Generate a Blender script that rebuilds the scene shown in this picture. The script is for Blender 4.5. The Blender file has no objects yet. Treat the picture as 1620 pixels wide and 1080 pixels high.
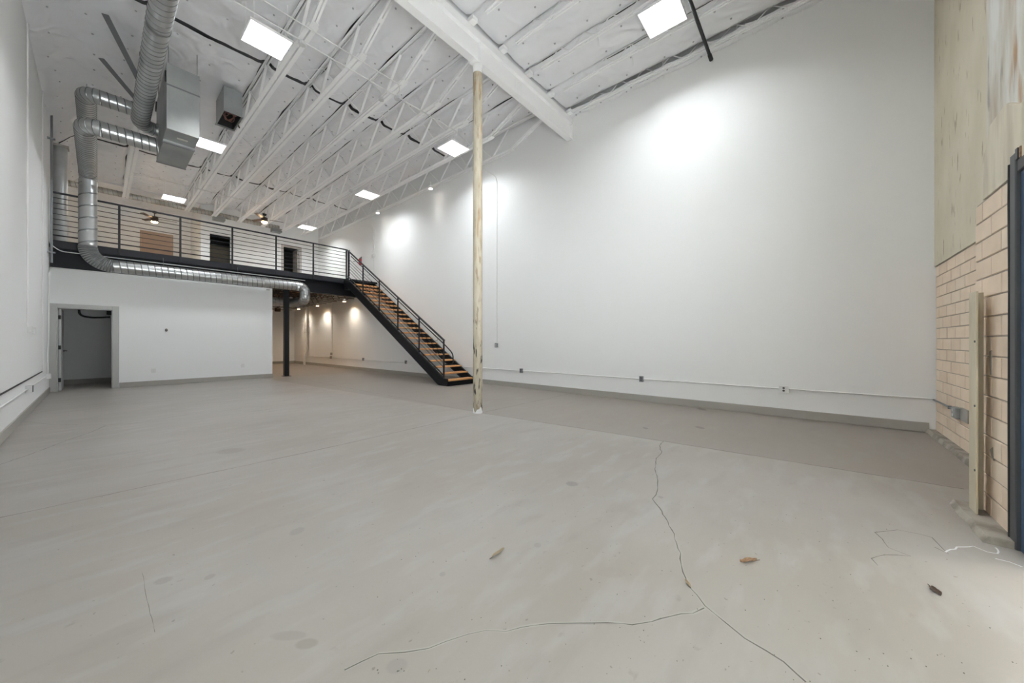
import bpy, math, random
from mathutils import Vector, Matrix, noise
random.seed(7)
PI = math.pi
sc = bpy.context.scene
C = sc.collection

# ------------------------------------------------------------------ camera, world, light, exposure
F_PX, YAW, CAM_H = 557.8, math.radians(49.58), 1.25
cd = bpy.data.cameras.new('camera'); cam = bpy.data.objects.new('camera', cd); C.objects.link(cam)
cam.location = (0, 0, CAM_H); cam.rotation_euler = (PI/2, 0, -YAW)
cd.sensor_fit = 'HORIZONTAL'; cd.sensor_width = 36.0; cd.lens = 36.0*F_PX/1620.0
cd.clip_start = 0.05; cd.clip_end = 200
sc.camera = cam
w = bpy.data.worlds.new('sky'); sc.world = w; w.use_nodes = True
bg = w.node_tree.nodes['Background']
bg.inputs['Color'].default_value = (0.72, 0.86, 1.0, 1); bg.inputs['Strength'].default_value = 1.1
sd_ = bpy.data.lights.new('sun', 'SUN'); sd_.energy = 142.0; sd_.angle = math.radians(.6); sd_.color = (.92,.97,1)
so_ = bpy.data.objects.new('sun', sd_); C.objects.link(so_); so_.rotation_euler = (math.radians(8), math.radians(-42), 0)
sc.view_settings.view_transform = 'Standard'; sc.view_settings.look = 'None'
sc.view_settings.gamma = 1.0; sc.view_settings.use_curve_mapping = False
sc.view_settings.exposure = 0.54
PANEL_E = 4.0           # visible glow of a LED diffuser
PANEL_W = 39.0          # light output of one LED panel
try:
    sc.cycles.max_bounces = 14; sc.cycles.diffuse_bounces = 8; sc.cycles.glossy_bounces = 4
    sc.cycles.sample_clamp_indirect = 8.0
except Exception:
    pass

# ------------------------------------------------------------------ helpers
def ray(u, v):
    x = (u-810)/F_PX; y = (v-540)/F_PX; s, c = math.sin(YAW), math.cos(YAW)
    return (s+x*c, c-x*s, -y)
def onz(u, v, z=0.0):
    d = ray(u, v); t = (z-CAM_H)/d[2]; return (d[0]*t, d[1]*t)
def yat(u, X):
    d = ray(u, 540); return d[1]*X/d[0]

WL = {}                     # world location of each created object
class MB:
    def __init__(s): s.v = []; s.f = []; s.sm = []; s.seam = set()
    def _add(s, vs, fs, smooth=False):
        b = len(s.v); s.v += [tuple(p) for p in vs]
        for f in fs: s.f.append(tuple(b+i for i in f)); s.sm.append(smooth)
        return s
    def box(s, x0, x1, y0, y1, z0, z1):
        return s._add([(x0,y0,z0),(x1,y0,z0),(x1,y1,z0),(x0,y1,z0),(x0,y0,z1),(x1,y0,z1),(x1,y1,z1),(x0,y1,z1)],
                      [(0,3,2,1),(4,5,6,7),(0,1,5,4),(1,2,6,5),(2,3,7,6),(3,0,4,7)])
    def bbox(s, x0, x1, y0, y1, z0, z1, b=0.004):
        """box with chamfered edges"""
        vs = []
        for (x, sx) in ((x0,1),(x1,-1)):
            for (y, sy) in ((y0,1),(y1,-1)):
                for (z, sz) in ((z0,1),(z1,-1)):
                    vs += [(x, y+sy*b, z+sz*b), (x+sx*b, y, z+sz*b), (x+sx*b, y+sy*b, z)]
        def i(a, c, d, k): return ((a*2+c)*2+d)*3+k
        fs = []
        fs += [(i(0,0,0,0),i(0,0,1,0),i(0,1,1,0),i(0,1,0,0)), (i(1,0,0,0),i(1,1,0,0),i(1,1,1,0),i(1,0,1,0))]
        fs += [(i(0,0,0,1),i(1,0,0,1),i(1,0,1,1),i(0,0,1,1)), (i(0,1,0,1),i(0,1,1,1),i(1,1,1,1),i(1,1,0,1))]
        fs += [(i(0,0,0,2),i(0,1,0,2),i(1,1,0,2),i(1,0,0,2)), (i(0,0,1,2),i(1,0,1,2),i(1,1,1,2),i(0,1,1,2))]
        for a in (0,1):
            for c in (0,1): fs.append((i(a,c,0,0),i(a,c,1,0),i(a,c,1,1),i(a,c,0,1)))
        for a in (0,1):
            for d in (0,1): fs.append((i(a,0,d,0),i(a,1,d,0),i(a,1,d,2),i(a,0,d,2)))
        for c in (0,1):
            for d in (0,1): fs.append((i(0,c,d,1),i(1,c,d,1),i(1,c,d,2),i(0,c,d,2)))
        for a in (0,1):
            for c in (0,1):
                for d in (0,1): fs.append((i(a,c,d,0),i(a,c,d,1),i(a,c,d,2)))
        return s._add(vs, fs)
    def bar(s, a, b, w, h, up=(0,0,1)):
        a = Vector(a); b = Vector(b); d = (b-a).normalized(); up = Vector(up)
        r = d.cross(up)
        if r.length < 1e-5: r = d.cross(Vector((1,0,0)))
        r.normalize(); u = r.cross(d)
        vs = []
        for p in (a, b):
            for (i, j) in ((-1,-1),(1,-1),(1,1),(-1,1)): vs.append(p+r*(i*w/2)+u*(j*h/2))
        return s._add(vs, [(0,1,2,3),(7,6,5,4),(0,4,5,1),(1,5,6,2),(2,6,7,3),(3,7,4,0)])
    def tube(s, pts, r, n=10, cap=True, radii=None):
        pts = [Vector(p) for p in pts]; N = len(pts)
        t0 = (pts[1]-pts[0]).normalized()
        ref = Vector((0,0,1)) if abs(t0.z) < .9 else Vector((1,0,0))
        u = t0.cross(ref).normalized(); vs = []
        for k, p in enumerate(pts):
            t = ((pts[min(k+1,N-1)]-pts[k]).normalized() + (pts[k]-pts[max(k-1,0)]).normalized())
            t = t.normalized() if t.length > 1e-6 else t0
            u = (u - t*u.dot(t)).normalized(); v = t.cross(u)
            rr = radii[k] if radii else r
            # mitre
            for i in range(n):
                a = 2*PI*i/n; vs.append(p+u*(rr*math.cos(a))+v*(rr*math.sin(a)))
        fs = []
        for k in range(N-1):
            for i in range(n):
                j = (i+1) % n; fs.append((k*n+i, k*n+j, (k+1)*n+j, (k+1)*n+i))
        s._add(vs, fs, True)
        if cap:
            b = len(s.v)
            s.v += [tuple(p) for p in vs[:n]]+[tuple(p) for p in vs[-n:]]
            s.f += [tuple(b+i for i in reversed(range(n))), tuple(b+n+i for i in range(n))]; s.sm += [False, False]
        return s
    def cyl(s, c, r, h, axis='z', n=20, r2=None):
        a = Vector(c); d = {'x':Vector((1,0,0)),'y':Vector((0,1,0)),'z':Vector((0,0,1))}[axis]
        return s.tube([a, a+d*h], r, n, radii=[r, r if r2 is None else r2])
    def prism(s, poly, axis, a0, a1):
        """poly: 2D points; axis 'x' -> (y,z), 'y' -> (x,z), 'z' -> (x,y)"""
        n = len(poly); vs = []
        for a in (a0, a1):
            for (p, q) in poly:
                vs.append({'x':(a,p,q),'y':(p,a,q),'z':(p,q,a)}[axis])
        fs = [tuple(range(n)), tuple(reversed(range(n, 2*n)))]
        for i in range(n):
            j = (i+1) % n; fs.append((i, n+i, n+j, j))
        return s._add(vs, fs)
    def spiral(s, a, b, r, pitch=0.12, ridge=0.005, n=36):
        """straight duct with a raised helical lock seam"""
        a = Vector(a); b = Vector(b); L = (b-a).length; d = (b-a)/L
        ref = Vector((0,0,1)) if abs(d.z) < .9 else Vector((1,0,0))
        u = d.cross(ref).normalized(); v = d.cross(u)
        prof = [(0,0),(.04,0),(.82,0),(.87,0),(.89,ridge),(.98,ridge)]
        ks = []
        for k in range(-1, int(L/pitch)+2):
            for (q, h) in prof: ks.append((k+q, h))
        vs = []
        for (q, h) in ks:
            for i in range(n):
                an = 2*PI*i/n; l = (q+i/n)*pitch
                rr = r+(h if 0 < l < L else 0); l = min(max(l, 0), L)
                vs.append(a+d*l+u*(rr*math.cos(an))+v*(rr*math.sin(an)))
        fs = []; f0 = len(s.f)
        for k in range(len(ks)-1):
            for i in range(n-1):
                if k % len(prof) >= 3: s.seam.add(f0+len(fs))
                fs.append((k*n+i, k*n+i+1, (k+1)*n+i+1, (k+1)*n+i))
        # close the wrap: last angle of step k joins first angle of the step one pitch later
        m = len(prof)
        for k in range(len(ks)-1-m):
            if k % m >= 3: s.seam.add(f0+len(fs))
            fs.append((k*n+n-1, (k+m)*n, (k+1+m)*n, (k+1)*n+n-1))
        return s._add(vs, fs, True)
    def elbow(s, c, r, R, A, B, gores=6, n=32, ridge=0.005):
        """segmented 90 degree elbow: starts at c+? ; c = bend centre, A,B unit dirs from centre to start / end"""
        c = Vector(c); A = Vector(A); B = Vector(B); N = A.cross(B)
        vs = []; rings = []
        for k in range(gores+1):
            th = (PI/2)*k/gores
            for e, h in ((-.05,0),(-.02,0),(-.014,ridge),(.014,ridge),(.02,0),(.05,0)):
                t2 = min(max(th+e, 0), PI/2); rings.append((t2, h))
        for (th, h) in rings:
            rad = A*math.cos(th)+B*math.sin(th)
            for i in range(n):
                an = 2*PI*i/n
                vs.append(c+rad*(R+(r+h)*math.cos(an))+N*((r+h)*math.sin(an)))
        fs = []; f0 = len(s.f)
        for k in range(len(rings)-1):
            for i in range(n):
                if k % 6 in (1,2,3): s.seam.add(f0+len(fs))
                j = (i+1) % n; fs.append((k*n+i, k*n+j, (k+1)*n+j, (k+1)*n+i))
        return s._add(vs, fs, True)
    def grid(s, xs, ys, fz, flip=False):
        nx, ny = len(xs), len(ys)
        vs = [(x, y, fz(x, y)) for y in ys for x in xs]
        fs = []
        for j in range(ny-1):
            for i in range(nx-1):
                q = (j*nx+i, j*nx+i+1, (j+1)*nx+i+1, (j+1)*nx+i)
                fs.append(q if not flip else q[::-1])
        return s._add(vs, fs, True)
    def ribbon(s, pts, wd, z):
        pts = [Vector((p[0], p[1], 0)) for p in pts]; vs = []; N = len(pts)
        for k, p in enumerate(pts):
            t = (pts[min(k+1,N-1)]-pts[max(k-1,0)]).normalized(); nrm = Vector((-t.y, t.x, 0))
            ww = wd[k] if isinstance(wd, list) else wd
            vs += [(p.x+nrm.x*ww/2, p.y+nrm.y*ww/2, z), (p.x-nrm.x*ww/2, p.y-nrm.y*ww/2, z)]
        return s._add(vs, [(2*k, 2*k+1, 2*k+3, 2*k+2) for k in range(N-1)])
    def mesh(s, name, mat):
        me = bpy.data.meshes.new(name); me.from_pydata(s.v, [], s.f); me.update()
        me.polygons.foreach_set('use_smooth', s.sm)
        if mat: me.materials.append(mat)
        if s.seam and mat:
            me.materials.append(M['seam'])
            for i in s.seam: me.polygons[i].material_index = 1
        return me

def fillet(pts, R=0.06, n=5):
    """round the corners of a polyline"""
    P = [Vector(p) for p in pts]; out = [P[0]]
    for k in range(1, len(P)-1):
        a = (P[k-1]-P[k]); b = (P[k+1]-P[k]); r = min(R, a.length*.45, b.length*.45)
        p0 = P[k]+a.normalized()*r; p1 = P[k]+b.normalized()*r
        for i in range(n+1):
            t = i/n; out.append(p0*(1-t)**2+P[k]*2*t*(1-t)+p1*t*t)
    out.append(P[-1]); return out

def link(o, parent=None, wl=(0,0,0)):
    C.objects.link(o); WL[o.name] = Vector(wl)
    if parent: o.parent = parent
    return o
def obj(name, mb, mat, parent=None, bev=None):
    """one mesh object; vertices are world coordinates, origin at the parent (or world)"""
    me = mb.mesh(name, mat) if isinstance(mb, MB) else mb
    o = bpy.data.objects.new(name, me)
    base = WL[parent.name] if parent else Vector((0,0,0))
    link(o, parent, (0,0,0)); o.location = -base
    if bev:
        m = o.modifiers.new('bevel', 'BEVEL'); m.width = bev; m.segments = 2; m.limit_method = 'ANGLE'
    return o
def inst(name, me, loc, parent=None, rot=(0,0,0), scale=None):
    o = bpy.data.objects.new(name, me)
    base = WL[parent.name] if parent else Vector((0,0,0))
    link(o, parent, loc); o.location = Vector(loc)-base; o.rotation_euler = rot
    if scale: o.scale = scale
    return o
def tag(o, label=None, cat=None, group=None, kind=None):
    if label: o['label'] = label
    if cat: o['category'] = cat
    if group: o['group'] = group
    if kind: o['kind'] = kind
    return o
def thing(name, loc, label=None, cat=None, group=None, kind=None):
    o = bpy.data.objects.new(name, None); link(o, None, loc); o.location = loc
    o.empty_display_size = .1
    return tag(o, label, cat, group, kind)

# ------------------------------------------------------------------ materials
def mat(name, col, rough=.5, metal=0., bump=None, var=None, emit=None, spec=None):
    m = bpy.data.materials.new(name); m.use_nodes = True; nt = m.node_tree
    b = nt.nodes['Principled BSDF']
    b.inputs['Base Color'].default_value = (*col, 1); b.inputs['Roughness'].default_value = rough
    b.inputs['Metallic'].default_value = metal
    if spec is not None: b.inputs['Specular IOR Level'].default_value = spec
    if emit:
        b.inputs['Emission Color'].default_value = (*emit[0], 1); b.inputs['Emission Strength'].default_value = emit[1]
    geo = None
    if bump or var:
        geo = nt.nodes.new('ShaderNodeNewGeometry')
    if var:     # (scale vector, second colour, noise scale, sharp lo, hi)
        vec, c2, ns, lo, hi = var
        mp = nt.nodes.new('ShaderNodeMapping'); mp.inputs['Scale'].default_value = vec
        nt.links.new(geo.outputs['Position'], mp.inputs['Vector'])
        n = nt.nodes.new('ShaderNodeTexNoise'); n.inputs['Scale'].default_value = ns; n.inputs['Detail'].default_value = 6
        nt.links.new(mp.outputs[0], n.inputs['Vector'])
        r = nt.nodes.new('ShaderNodeMapRange'); r.inputs[1].default_value = lo; r.inputs[2].default_value = hi
        nt.links.new(n.outputs['Fac'], r.inputs[0])
        mx = nt.nodes.new('ShaderNodeMix'); mx.data_type = 'RGBA'
        mx.inputs[6].default_value = (*col, 1); mx.inputs[7].default_value = (*c2, 1)
        nt.links.new(r.outputs[0], mx.inputs[0]); nt.links.new(mx.outputs[2], b.inputs['Base Color'])
        m['mix'] = mx.name
    if bump:    # (scale vector, noise scale, strength, distance)
        vec, ns, st, di = bump
        mp = nt.nodes.new('ShaderNodeMapping'); mp.inputs['Scale'].default_value = vec
        nt.links.new(geo.outputs['Position'], mp.inputs['Vector'])
        n = nt.nodes.new('ShaderNodeTexNoise'); n.inputs['Scale'].default_value = ns; n.inputs['Detail'].default_value = 5
        nt.links.new(mp.outputs[0], n.inputs['Vector'])
        bp = nt.nodes.new('ShaderNodeBump'); bp.inputs['Strength'].default_value = st; bp.inputs['Distance'].default_value = di
        nt.links.new(n.outputs['Fac'], bp.inputs['Height']); nt.links.new(bp.outputs[0], b.inputs['Normal'])
    return m
def layer(m, vec, ns, lo, hi, col, detail=6, fac=1.0, gate=None):
    """mix another noise-shaped stain over a material's colour"""
    nt = m.node_tree; b = nt.nodes['Principled BSDF']
    src = b.inputs['Base Color'].links[0].from_socket if b.inputs['Base Color'].links else None
    geo = nt.nodes.new('ShaderNodeNewGeometry'); mp = nt.nodes.new('ShaderNodeMapping'); mp.inputs['Scale'].default_value = vec
    nt.links.new(geo.outputs['Position'], mp.inputs['Vector'])
    n = nt.nodes.new('ShaderNodeTexNoise'); n.inputs['Scale'].default_value = ns; n.inputs['Detail'].default_value = detail
    nt.links.new(mp.outputs[0], n.inputs['Vector'])
    r = nt.nodes.new('ShaderNodeMapRange'); r.inputs[1].default_value = lo; r.inputs[2].default_value = hi; r.inputs[4].default_value = fac
    nt.links.new(n.outputs['Fac'], r.inputs[0]); out = r.outputs[0]
    if gate:    # (axis index, from, to) fades the stain along one axis
        sp = nt.nodes.new('ShaderNodeSeparateXYZ'); nt.links.new(geo.outputs['Position'], sp.inputs[0])
        g = nt.nodes.new('ShaderNodeMapRange'); g.inputs[1].default_value = gate[1]; g.inputs[2].default_value = gate[2]
        nt.links.new(sp.outputs[gate[0]], g.inputs[0])
        mu = nt.nodes.new('ShaderNodeMath'); mu.operation = 'MULTIPLY'
        nt.links.new(out, mu.inputs[0]); nt.links.new(g.outputs[0], mu.inputs[1]); out = mu.outputs[0]
    mx = nt.nodes.new('ShaderNodeMix'); mx.data_type = 'RGBA'; mx.inputs[7].default_value = (*col, 1)
    if src: nt.links.new(src, mx.inputs[6])
    else: mx.inputs[6].default_value = b.inputs['Base Color'].default_value
    nt.links.new(out, mx.inputs[0]); nt.links.new(mx.outputs[2], b.inputs['Base Color'])

M = {}
M['wall'] = mat('white_wall_paint', (.81,.815,.815), .75, bump=((1,1,1), 45, .08, .004))
M['steelwhite'] = mat('white_steel_paint', (.92,.92,.925), .5)
M['cond'] = mat('white_conduit_paint', (.76,.76,.75), .45)
M['insul'] = mat('white_vinyl_facing', (.81,.815,.835), .40, bump=((1,1,1), 2.1, .75, .08))
for n_ in M['insul'].node_tree.nodes:
    if n_.type == 'TEX_NOISE':
        n_.noise_type = 'RIDGED_MULTIFRACTAL'; n_.inputs['Distortion'].default_value = 1.2; n_.inputs['Detail'].default_value = 4
M['base'] = mat('grey_baseboard_paint', (.34,.325,.295), .5)
M['casing'] = mat('grey_casing_paint', (.40,.40,.385), .5)
M['black'] = mat('black_steel_paint', (.007,.0075,.010), .45, spec=.25)
M['rail'] = mat('charcoal_rail_paint', (.016,.0165,.021), .45, spec=.3)
M['galv'] = mat('galvanised_steel', (.50,.51,.51), .34, .92, var=((1,1,1),(.40,.41,.41),3.0,.35,.7))
M['seam'] = mat('grimy_shaded_seam', (.20,.205,.205), .5, .8)  # darker than the duct: seam grime and ridge shading put into the colour
M['galvd'] = mat('dull_galvanised_box', (.36,.37,.36), .42, .75, var=((1,1,1),(.27,.285,.285),2.0,.35,.7))
M['duct2'] = mat('brownish_grey_duct', (.30,.27,.23), .5, .3, var=((1,1,1),(.42,.40,.37),4,.4,.65))
M['tread'] = mat('oiled_wood_tread', (.66,.35,.14), .45, var=((.6,12,8),(.52,.26,.10),3.5,.4,.65))
M['darkbar'] = mat('dark_steel_strip', (.05,.05,.055), .6)
M['greybar'] = mat('bare_grey_steel', (.17,.17,.18), .5, .4)
M['pin'] = mat('grey_washer', (.42,.42,.43), .5)
M['led'] = mat('led_diffuser', (.9,.9,.9), .5, emit=((.985,.995,1), PANEL_E))
M['spot'] = mat('lit_lamp_lens', (.9,.9,.9), .5, emit=((1,.93,.82), 30))
M['warm'] = mat('warm_lamp_lens', (.9,.9,.9), .5, emit=((1,.62,.28), 40))
M['fan'] = mat('bronze_fan_metal', (.045,.030,.022), .4, .4)
M['blade'] = mat('brown_fan_blade', (.10,.065,.042), .45)
M['box'] = mat('grey_junction_box', (.22,.23,.24), .45, .5)
M['dev'] = mat('dark_outlet_face', (.06,.062,.066), .5)
M['wdev'] = mat('white_outlet_face', (.72,.72,.71), .4)
M['door'] = mat('grey_door_paint', (.46,.47,.47), .45)
M['tan'] = mat('tan_door_paint', (.36,.25,.18), .55)
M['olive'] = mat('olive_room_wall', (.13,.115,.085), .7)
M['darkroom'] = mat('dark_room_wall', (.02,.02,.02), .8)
M['red'] = mat('red_cylinder_paint', (.55,.02,.02), .35)
M['deckwood'] = mat('brown_deck_underside', (.36,.20,.10), .7, var=((1,8,1),(.24,.13,.06),3,.4,.6))
M['joistbrown'] = mat('dark_brown_joist', (.035,.022,.014), .6)
M['mortar'] = mat('mortar', (.36,.315,.265), .9, bump=((1,1,1),60,.4,.004))
M['stucco'] = mat('olive_stucco', (.62,.57,.455), .8, var=((1,1,.6),(.54,.49,.375),2.2,.35,.7), bump=((1,1,1),18,.25,.01))
layer(M['stucco'], (16,16,3), 1.1, .64, .70, (.25,.205,.13), 3, .7)
M['plaster'] = mat('stained_plaster', (.66,.66,.62), .75, var=((3,3,.5),(.44,.38,.29),2.5,.4,.7))
layer(M['plaster'], (9,9,1.5), 1.5, .58, .68, (.12,.10,.09), 5, .8, gate=(2,4.0,2.7))
layer(M['plaster'], (5,5,.8), 2.0, .60, .72, (.42,.24,.10), 4, .8)
M['plaster2'] = mat('beige_plaster', (.64,.59,.475), .8, var=((4,4,.6),(.49,.44,.345),3,.4,.7), bump=((1,1,1),22,.2,.006))
M['kerb'] = mat('dirty_concrete', (.33,.30,.255), .85, var=((1,1,1),(.20,.178,.15),7,.42,.62), bump=((1,1,1),25,.5,.01))
M['crack'] = mat('crack_dark', (.12,.11,.098), .9)
M['cracklight'] = mat('crack_filler', (.335,.32,.295), .7)
M['chalk'] = mat('white_paint_mark', (.66,.67,.68), .6)
M['blue'] = mat('blue_door_paint', (.028,.062,.125), .42, var=((1,1,.25),(.05,.10,.19),5,.45,.65), bump=((1,1,1),40,.25,.003))
M['rubber'] = mat('black_rubber', (.012,.012,.012), .7)
M['frame'] = mat('charcoal_frame_paint', (.055,.058,.06), .5)
M['leaf'] = mat('dry_brown_leaf', (.20,.11,.055), .7, var=((60,60,60),(.30,.19,.11),1,.4,.6))
M['leafd'] = mat('dark_dry_leaf', (.055,.030,.018), .7)
M['leafp'] = mat('pale_dry_leaf', (.34,.27,.19), .7)
M['copper'] = mat('reddish_cable', (.16,.065,.05), .5)
M['label'] = mat('pale_label', (.55,.54,.47), .6)
M['ironpaint'] = mat('cream_painted_iron', (.55,.495,.37), .5, var=((3,3,.8),(.47,.38,.24),4,.45,.75))
M['apron'] = mat('outdoor_concrete', (.55,.55,.54), .85)

bricks = []
for i, (a, b2) in enumerate([((.74,.605,.475),(.68,.55,.42)), ((.76,.625,.49),(.70,.57,.44)), ((.71,.575,.445),(.65,.525,.40)), ((.75,.63,.50),(.70,.585,.46))]):
    bricks.append(mat('beige_block_%d' % i, a, .75, var=((1,1,1),b2,6,.35,.7), bump=((1,1,1),50,.12,.003)))

m = M['pole'] = mat('chipped_cream_pole_paint', (.44,.395,.31), .5, var=((4,4,.7),(.36,.315,.235),4,.4,.65))
layer(m, (9,9,1.0), 2.2, .56, .64, (.32,.18,.08), 5, .65, gate=(2,2.0,3.0))
layer(m, (14,14,2.2), 2.2, .585, .62, (.035,.030,.026), 6, 1.0, gate=(2,2.1,1.5))
layer(m, (10,10,1.4), 2.8, .60, .66, (.22,.15,.09), 6, .7)

# floor: troweled concrete, pale slab bays, a browner pour along the right wall, explicit stains
def floor_mat():
    m = mat('troweled_concrete', (0.315,0.294,0.271), .42, var=((.55,.8,1),(0.278,0.252,0.225),1.1,.36,.64), bump=((1,1,1),9,.05,.01))
    layer(m, (1.2,3.5,1), 1.7, .52, .66, (0.334,0.321,0.309), 7, .55)
    layer(m, (.5,1.6,1), 2.6, .56, .68, (0.252,0.230,0.209), 8, .5)
    layer(m, (1,1,1), 30, .72, .75, (0.147,0.128,0.111), 2, .6)
    layer(m, (1,1.4,1), 9, .68, .76, (0.228,0.208,0.189), 4, .6)
    nt = m.node_tree; b = nt.nodes['Principled BSDF']
    geo = nt.nodes.new('ShaderNodeNewGeometry'); sp = nt.nodes.new('ShaderNodeSeparateXYZ'); nt.links.new(geo.outputs['Position'], sp.inputs[0])
    def mth(op, a, c=None):
        n = nt.nodes.new('ShaderNodeMath'); n.operation = op
        for k, q in enumerate((a, c)):
            if q is None: continue
            if isinstance(q, (int, float)): n.inputs[k].default_value = q
            else: nt.links.new(q, n.inputs[k])
        return n.outputs[0]
    def over(fac, col):
        src = b.inputs['Base Color'].links[0].from_socket
        mx = nt.nodes.new('ShaderNodeMix'); mx.data_type = 'RGBA'; mx.inputs[7].default_value = (*col, 1)
        nt.links.new(src, mx.inputs[6]); nt.links.new(fac, mx.inputs[0]); nt.links.new(mx.outputs[2], b.inputs['Base Color'])
    # the older, browner pour beyond the joint (joint runs from the pole to the front wall)
    edge = mth('ADD', sp.outputs[0], mth('MULTIPLY', sp.outputs[1], .075))
    r = nt.nodes.new('ShaderNodeMapRange'); r.inputs[1].default_value = 4.66; r.inputs[2].default_value = 4.72; r.inputs[4].default_value = .60
    nt.links.new(edge, r.inputs[0]); over(r.outputs[0], (0.206,0.178,0.148))
    stains = [(905,765,10,4,(0.187,0.176,0.163),.7), (628,1053,17,13,(0.225,0.214,0.200),.6), (365,713,20,4,(0.217,0.198,0.179),.6), (470,840,10,6,(0.232,0.214,0.196),.5),
              (485,1018,18,8,(0.210,0.192,0.170),.6), (457,1005,30,7,(0.225,0.207,0.185),.5), (332,912,7,4,(0.225,0.210,0.189),.6), (258,918,12,5,(0.232,0.217,0.196),.6),
              (850,862,6,4,(0.248,0.233,0.220),.6), (700,908,5,4,(0.239,0.224,0.212),.6), (1107,676,6,2,(0.120,0.105,0.090),.8), (1110,647,6,2,(0.113,0.098,0.083),.8),
              (1021,677,4,1.5,(0.127,0.112,0.099),.8), (968,905,26,9,(0.262,0.235,0.212),.5), (1045,786,4,2,(0.210,0.195,0.181),.7), (1340,960,60,14,(0.269,0.248,0.227),.45)]
    for (u, v, pw, ph, col, fc) in stains:
        x, y = onz(u, v); xa, ya = onz(u+pw, v); xb, yb = onz(u, v+ph)
        # local ellipse axes on the ground
        ax = math.hypot(xa-x, ya-y); ang = math.atan2(ya-y, xa-x); bx = math.hypot(xb-x, yb-y)
        dx = mth('SUBTRACT', sp.outputs[0], x); dy = mth('SUBTRACT', sp.outputs[1], y)
        p = mth('ADD', mth('MULTIPLY', dx, math.cos(ang)/ax), mth('MULTIPLY', dy, math.sin(ang)/ax))
        q = mth('ADD', mth('MULTIPLY', dx, -math.sin(ang)/bx), mth('MULTIPLY', dy, math.cos(ang)/bx))
        d2 = mth('ADD', mth('MULTIPLY', p, p), mth('MULTIPLY', q, q))
        r = nt.nodes.new('ShaderNodeMapRange'); r.inputs[1].default_value = 1.15; r.inputs[2].default_value = .6; r.inputs[4].default_value = fc
        nt.links.new(d2, r.inputs[0]); over(r.outputs[0], col)
    return m
M['floor'] = floor_mat()

# ------------------------------------------------------------------ dimensions
XL, XR = -0.78, 7.40            # long side walls
YF = -1.28                      # block wall at the street end
YB = 14.30                      # partition below the mezzanine
YM = 19.50                      # upper rooms' wall
YE = 22.90                      # far end wall
ZD = 3.75                       # mezzanine floor
ZC = 7.06                       # insulation, deep-joist bay
ZC2 = 6.72                      # insulation, street bay
ZJ = 6.45                       # underside of deep joists
YBEAM = 4.46

# ------------------------------------------------------------------ setting
floor = tag(obj('floor', MB().box(XL-.3, XR+.3, YF-.3, YE+.3, -.2, 0), M['floor']), 'bare troweled concrete warehouse floor with cracks', None, None, 'structure')
tag(obj('outdoor_apron', MB().box(-9, 13, -14, YF-.3, -.2, -.012), M['apron']), 'pale concrete apron outside the street door opening', None, None, 'structure')

tag(obj('wall_left', MB().box(XL-.25, XL, YF-.3, YE+.3, 0, 7.4), M['wall']), 'tall white painted side wall with surface conduits', None, None, 'structure')
tag(obj('wall_right', MB().box(XR, XR+.25, YF-.3, YE+.3, 0, 7.4), M['wall']), 'long tall white painted wall behind the staircase', None, None, 'structure')
tag(obj('wall_back', MB().box(XL, XR, YE, YE+.25, 0, 7.4), M['wall']), 'far white end wall under the mezzanine', None, None, 'structure')

def baseboard(name, x0, x1, y0, y1, h=.135):
    return tag(obj(name, MB().bbox(x0, x1, y0, y1, 0, h, .004), M['base']), None, None, None, 'structure')
baseboard('baseboard_left', XL, XL+.018, YF+.02, YB-.02)
baseboard('baseboard_right', XR-.018, XR, YF+.06, YE)
baseboard('baseboard_far', 3.98, XR-.018, YE-.018, YE)
baseboard('baseboard_partition', .372, 3.955, YB-.018, YB)
baseboard('baseboard_partition_end', 3.935, 3.953, YB, YB+.4)

# partition wall with doorway (opening x -0.66..0.25)
DX0, DX1, DZ = -.665, .252, 2.095
part = thing('wall_partition', (1.5, YB, 0), None, None, None, 'structure')
mb = MB(); mb.box(XL, DX0, YB, YB+.14, 0, 3.09); mb.box(DX0, DX1, YB, YB+.14, DZ, 3.09); mb.box(DX1, 3.935, YB, YB+.14, 0, 3.09)
obj('plaster_face', mb, M['wall'], part)
obj('end_face', MB().box(3.795, 3.935, YB+.14, YE, 0, 3.09), M['wall'], part)
# small room behind the doorway
clo = thing('wall_closet', (0, 16.5, 0), None, None, None, 'structure')
obj('rear_face', MB().box(XL, 2.2, 16.5, 16.6, 0, 3.08), M['wall'], clo)
obj('side_face', MB().box(1.6, 1.7, YB+.14, 16.5, 0, 3.08), M['wall'], clo)
obj('baseboard', MB().box(XL, 1.6, 16.485, 16.5, 0, .14), M['base'], clo)

d1 = thing('door_1', (-.2, YB, 0), 'grey framed doorway with its door standing open inwards', None, None, 'structure')
mb = MB(); mb.bbox(DX0-.115, DX0, YB-.022, YB, 0, DZ+.10, .004); obj('side_casing', mb, M['casing'], d1)
mb = MB(); mb.bbox(DX1, DX1+.115, YB-.022, YB, 0, DZ+.10, .004); obj('side_casing', mb, M['casing'], d1)
mb = MB(); mb.bbox(DX0, DX1, YB-.022, YB, DZ, DZ+.10, .004); obj('head_casing', mb, M['casing'], d1)
mb = MB(); mb.box(DX0-.002, DX0+.018, YB-.005, YB+.145, 0, DZ); mb.box(DX1-.018, DX1+.002, YB-.005, YB+.145, 0, DZ); mb.box(DX0, DX1, YB-.005, YB+.145, DZ-.018, DZ+.002)
obj('jamb_lining', mb, M['casing'], d1)
lf = obj('door_leaf', MB().bbox(DX0+.022, DX0+.066, YB+.125, YB+1.0, .012, DZ-.022, .003), M['door'], d1)
for z in (.28, 1.1, 1.86):
    hb = MB().box(DX0+.018, DX0+.062, YB+.10, YB+.128, z-.05, z+.05); hb.cyl((DX0+.04, YB+.098, z-.05), .009, .10, n=8)
    obj('hinge', hb, M['rubber'], lf)
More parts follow.
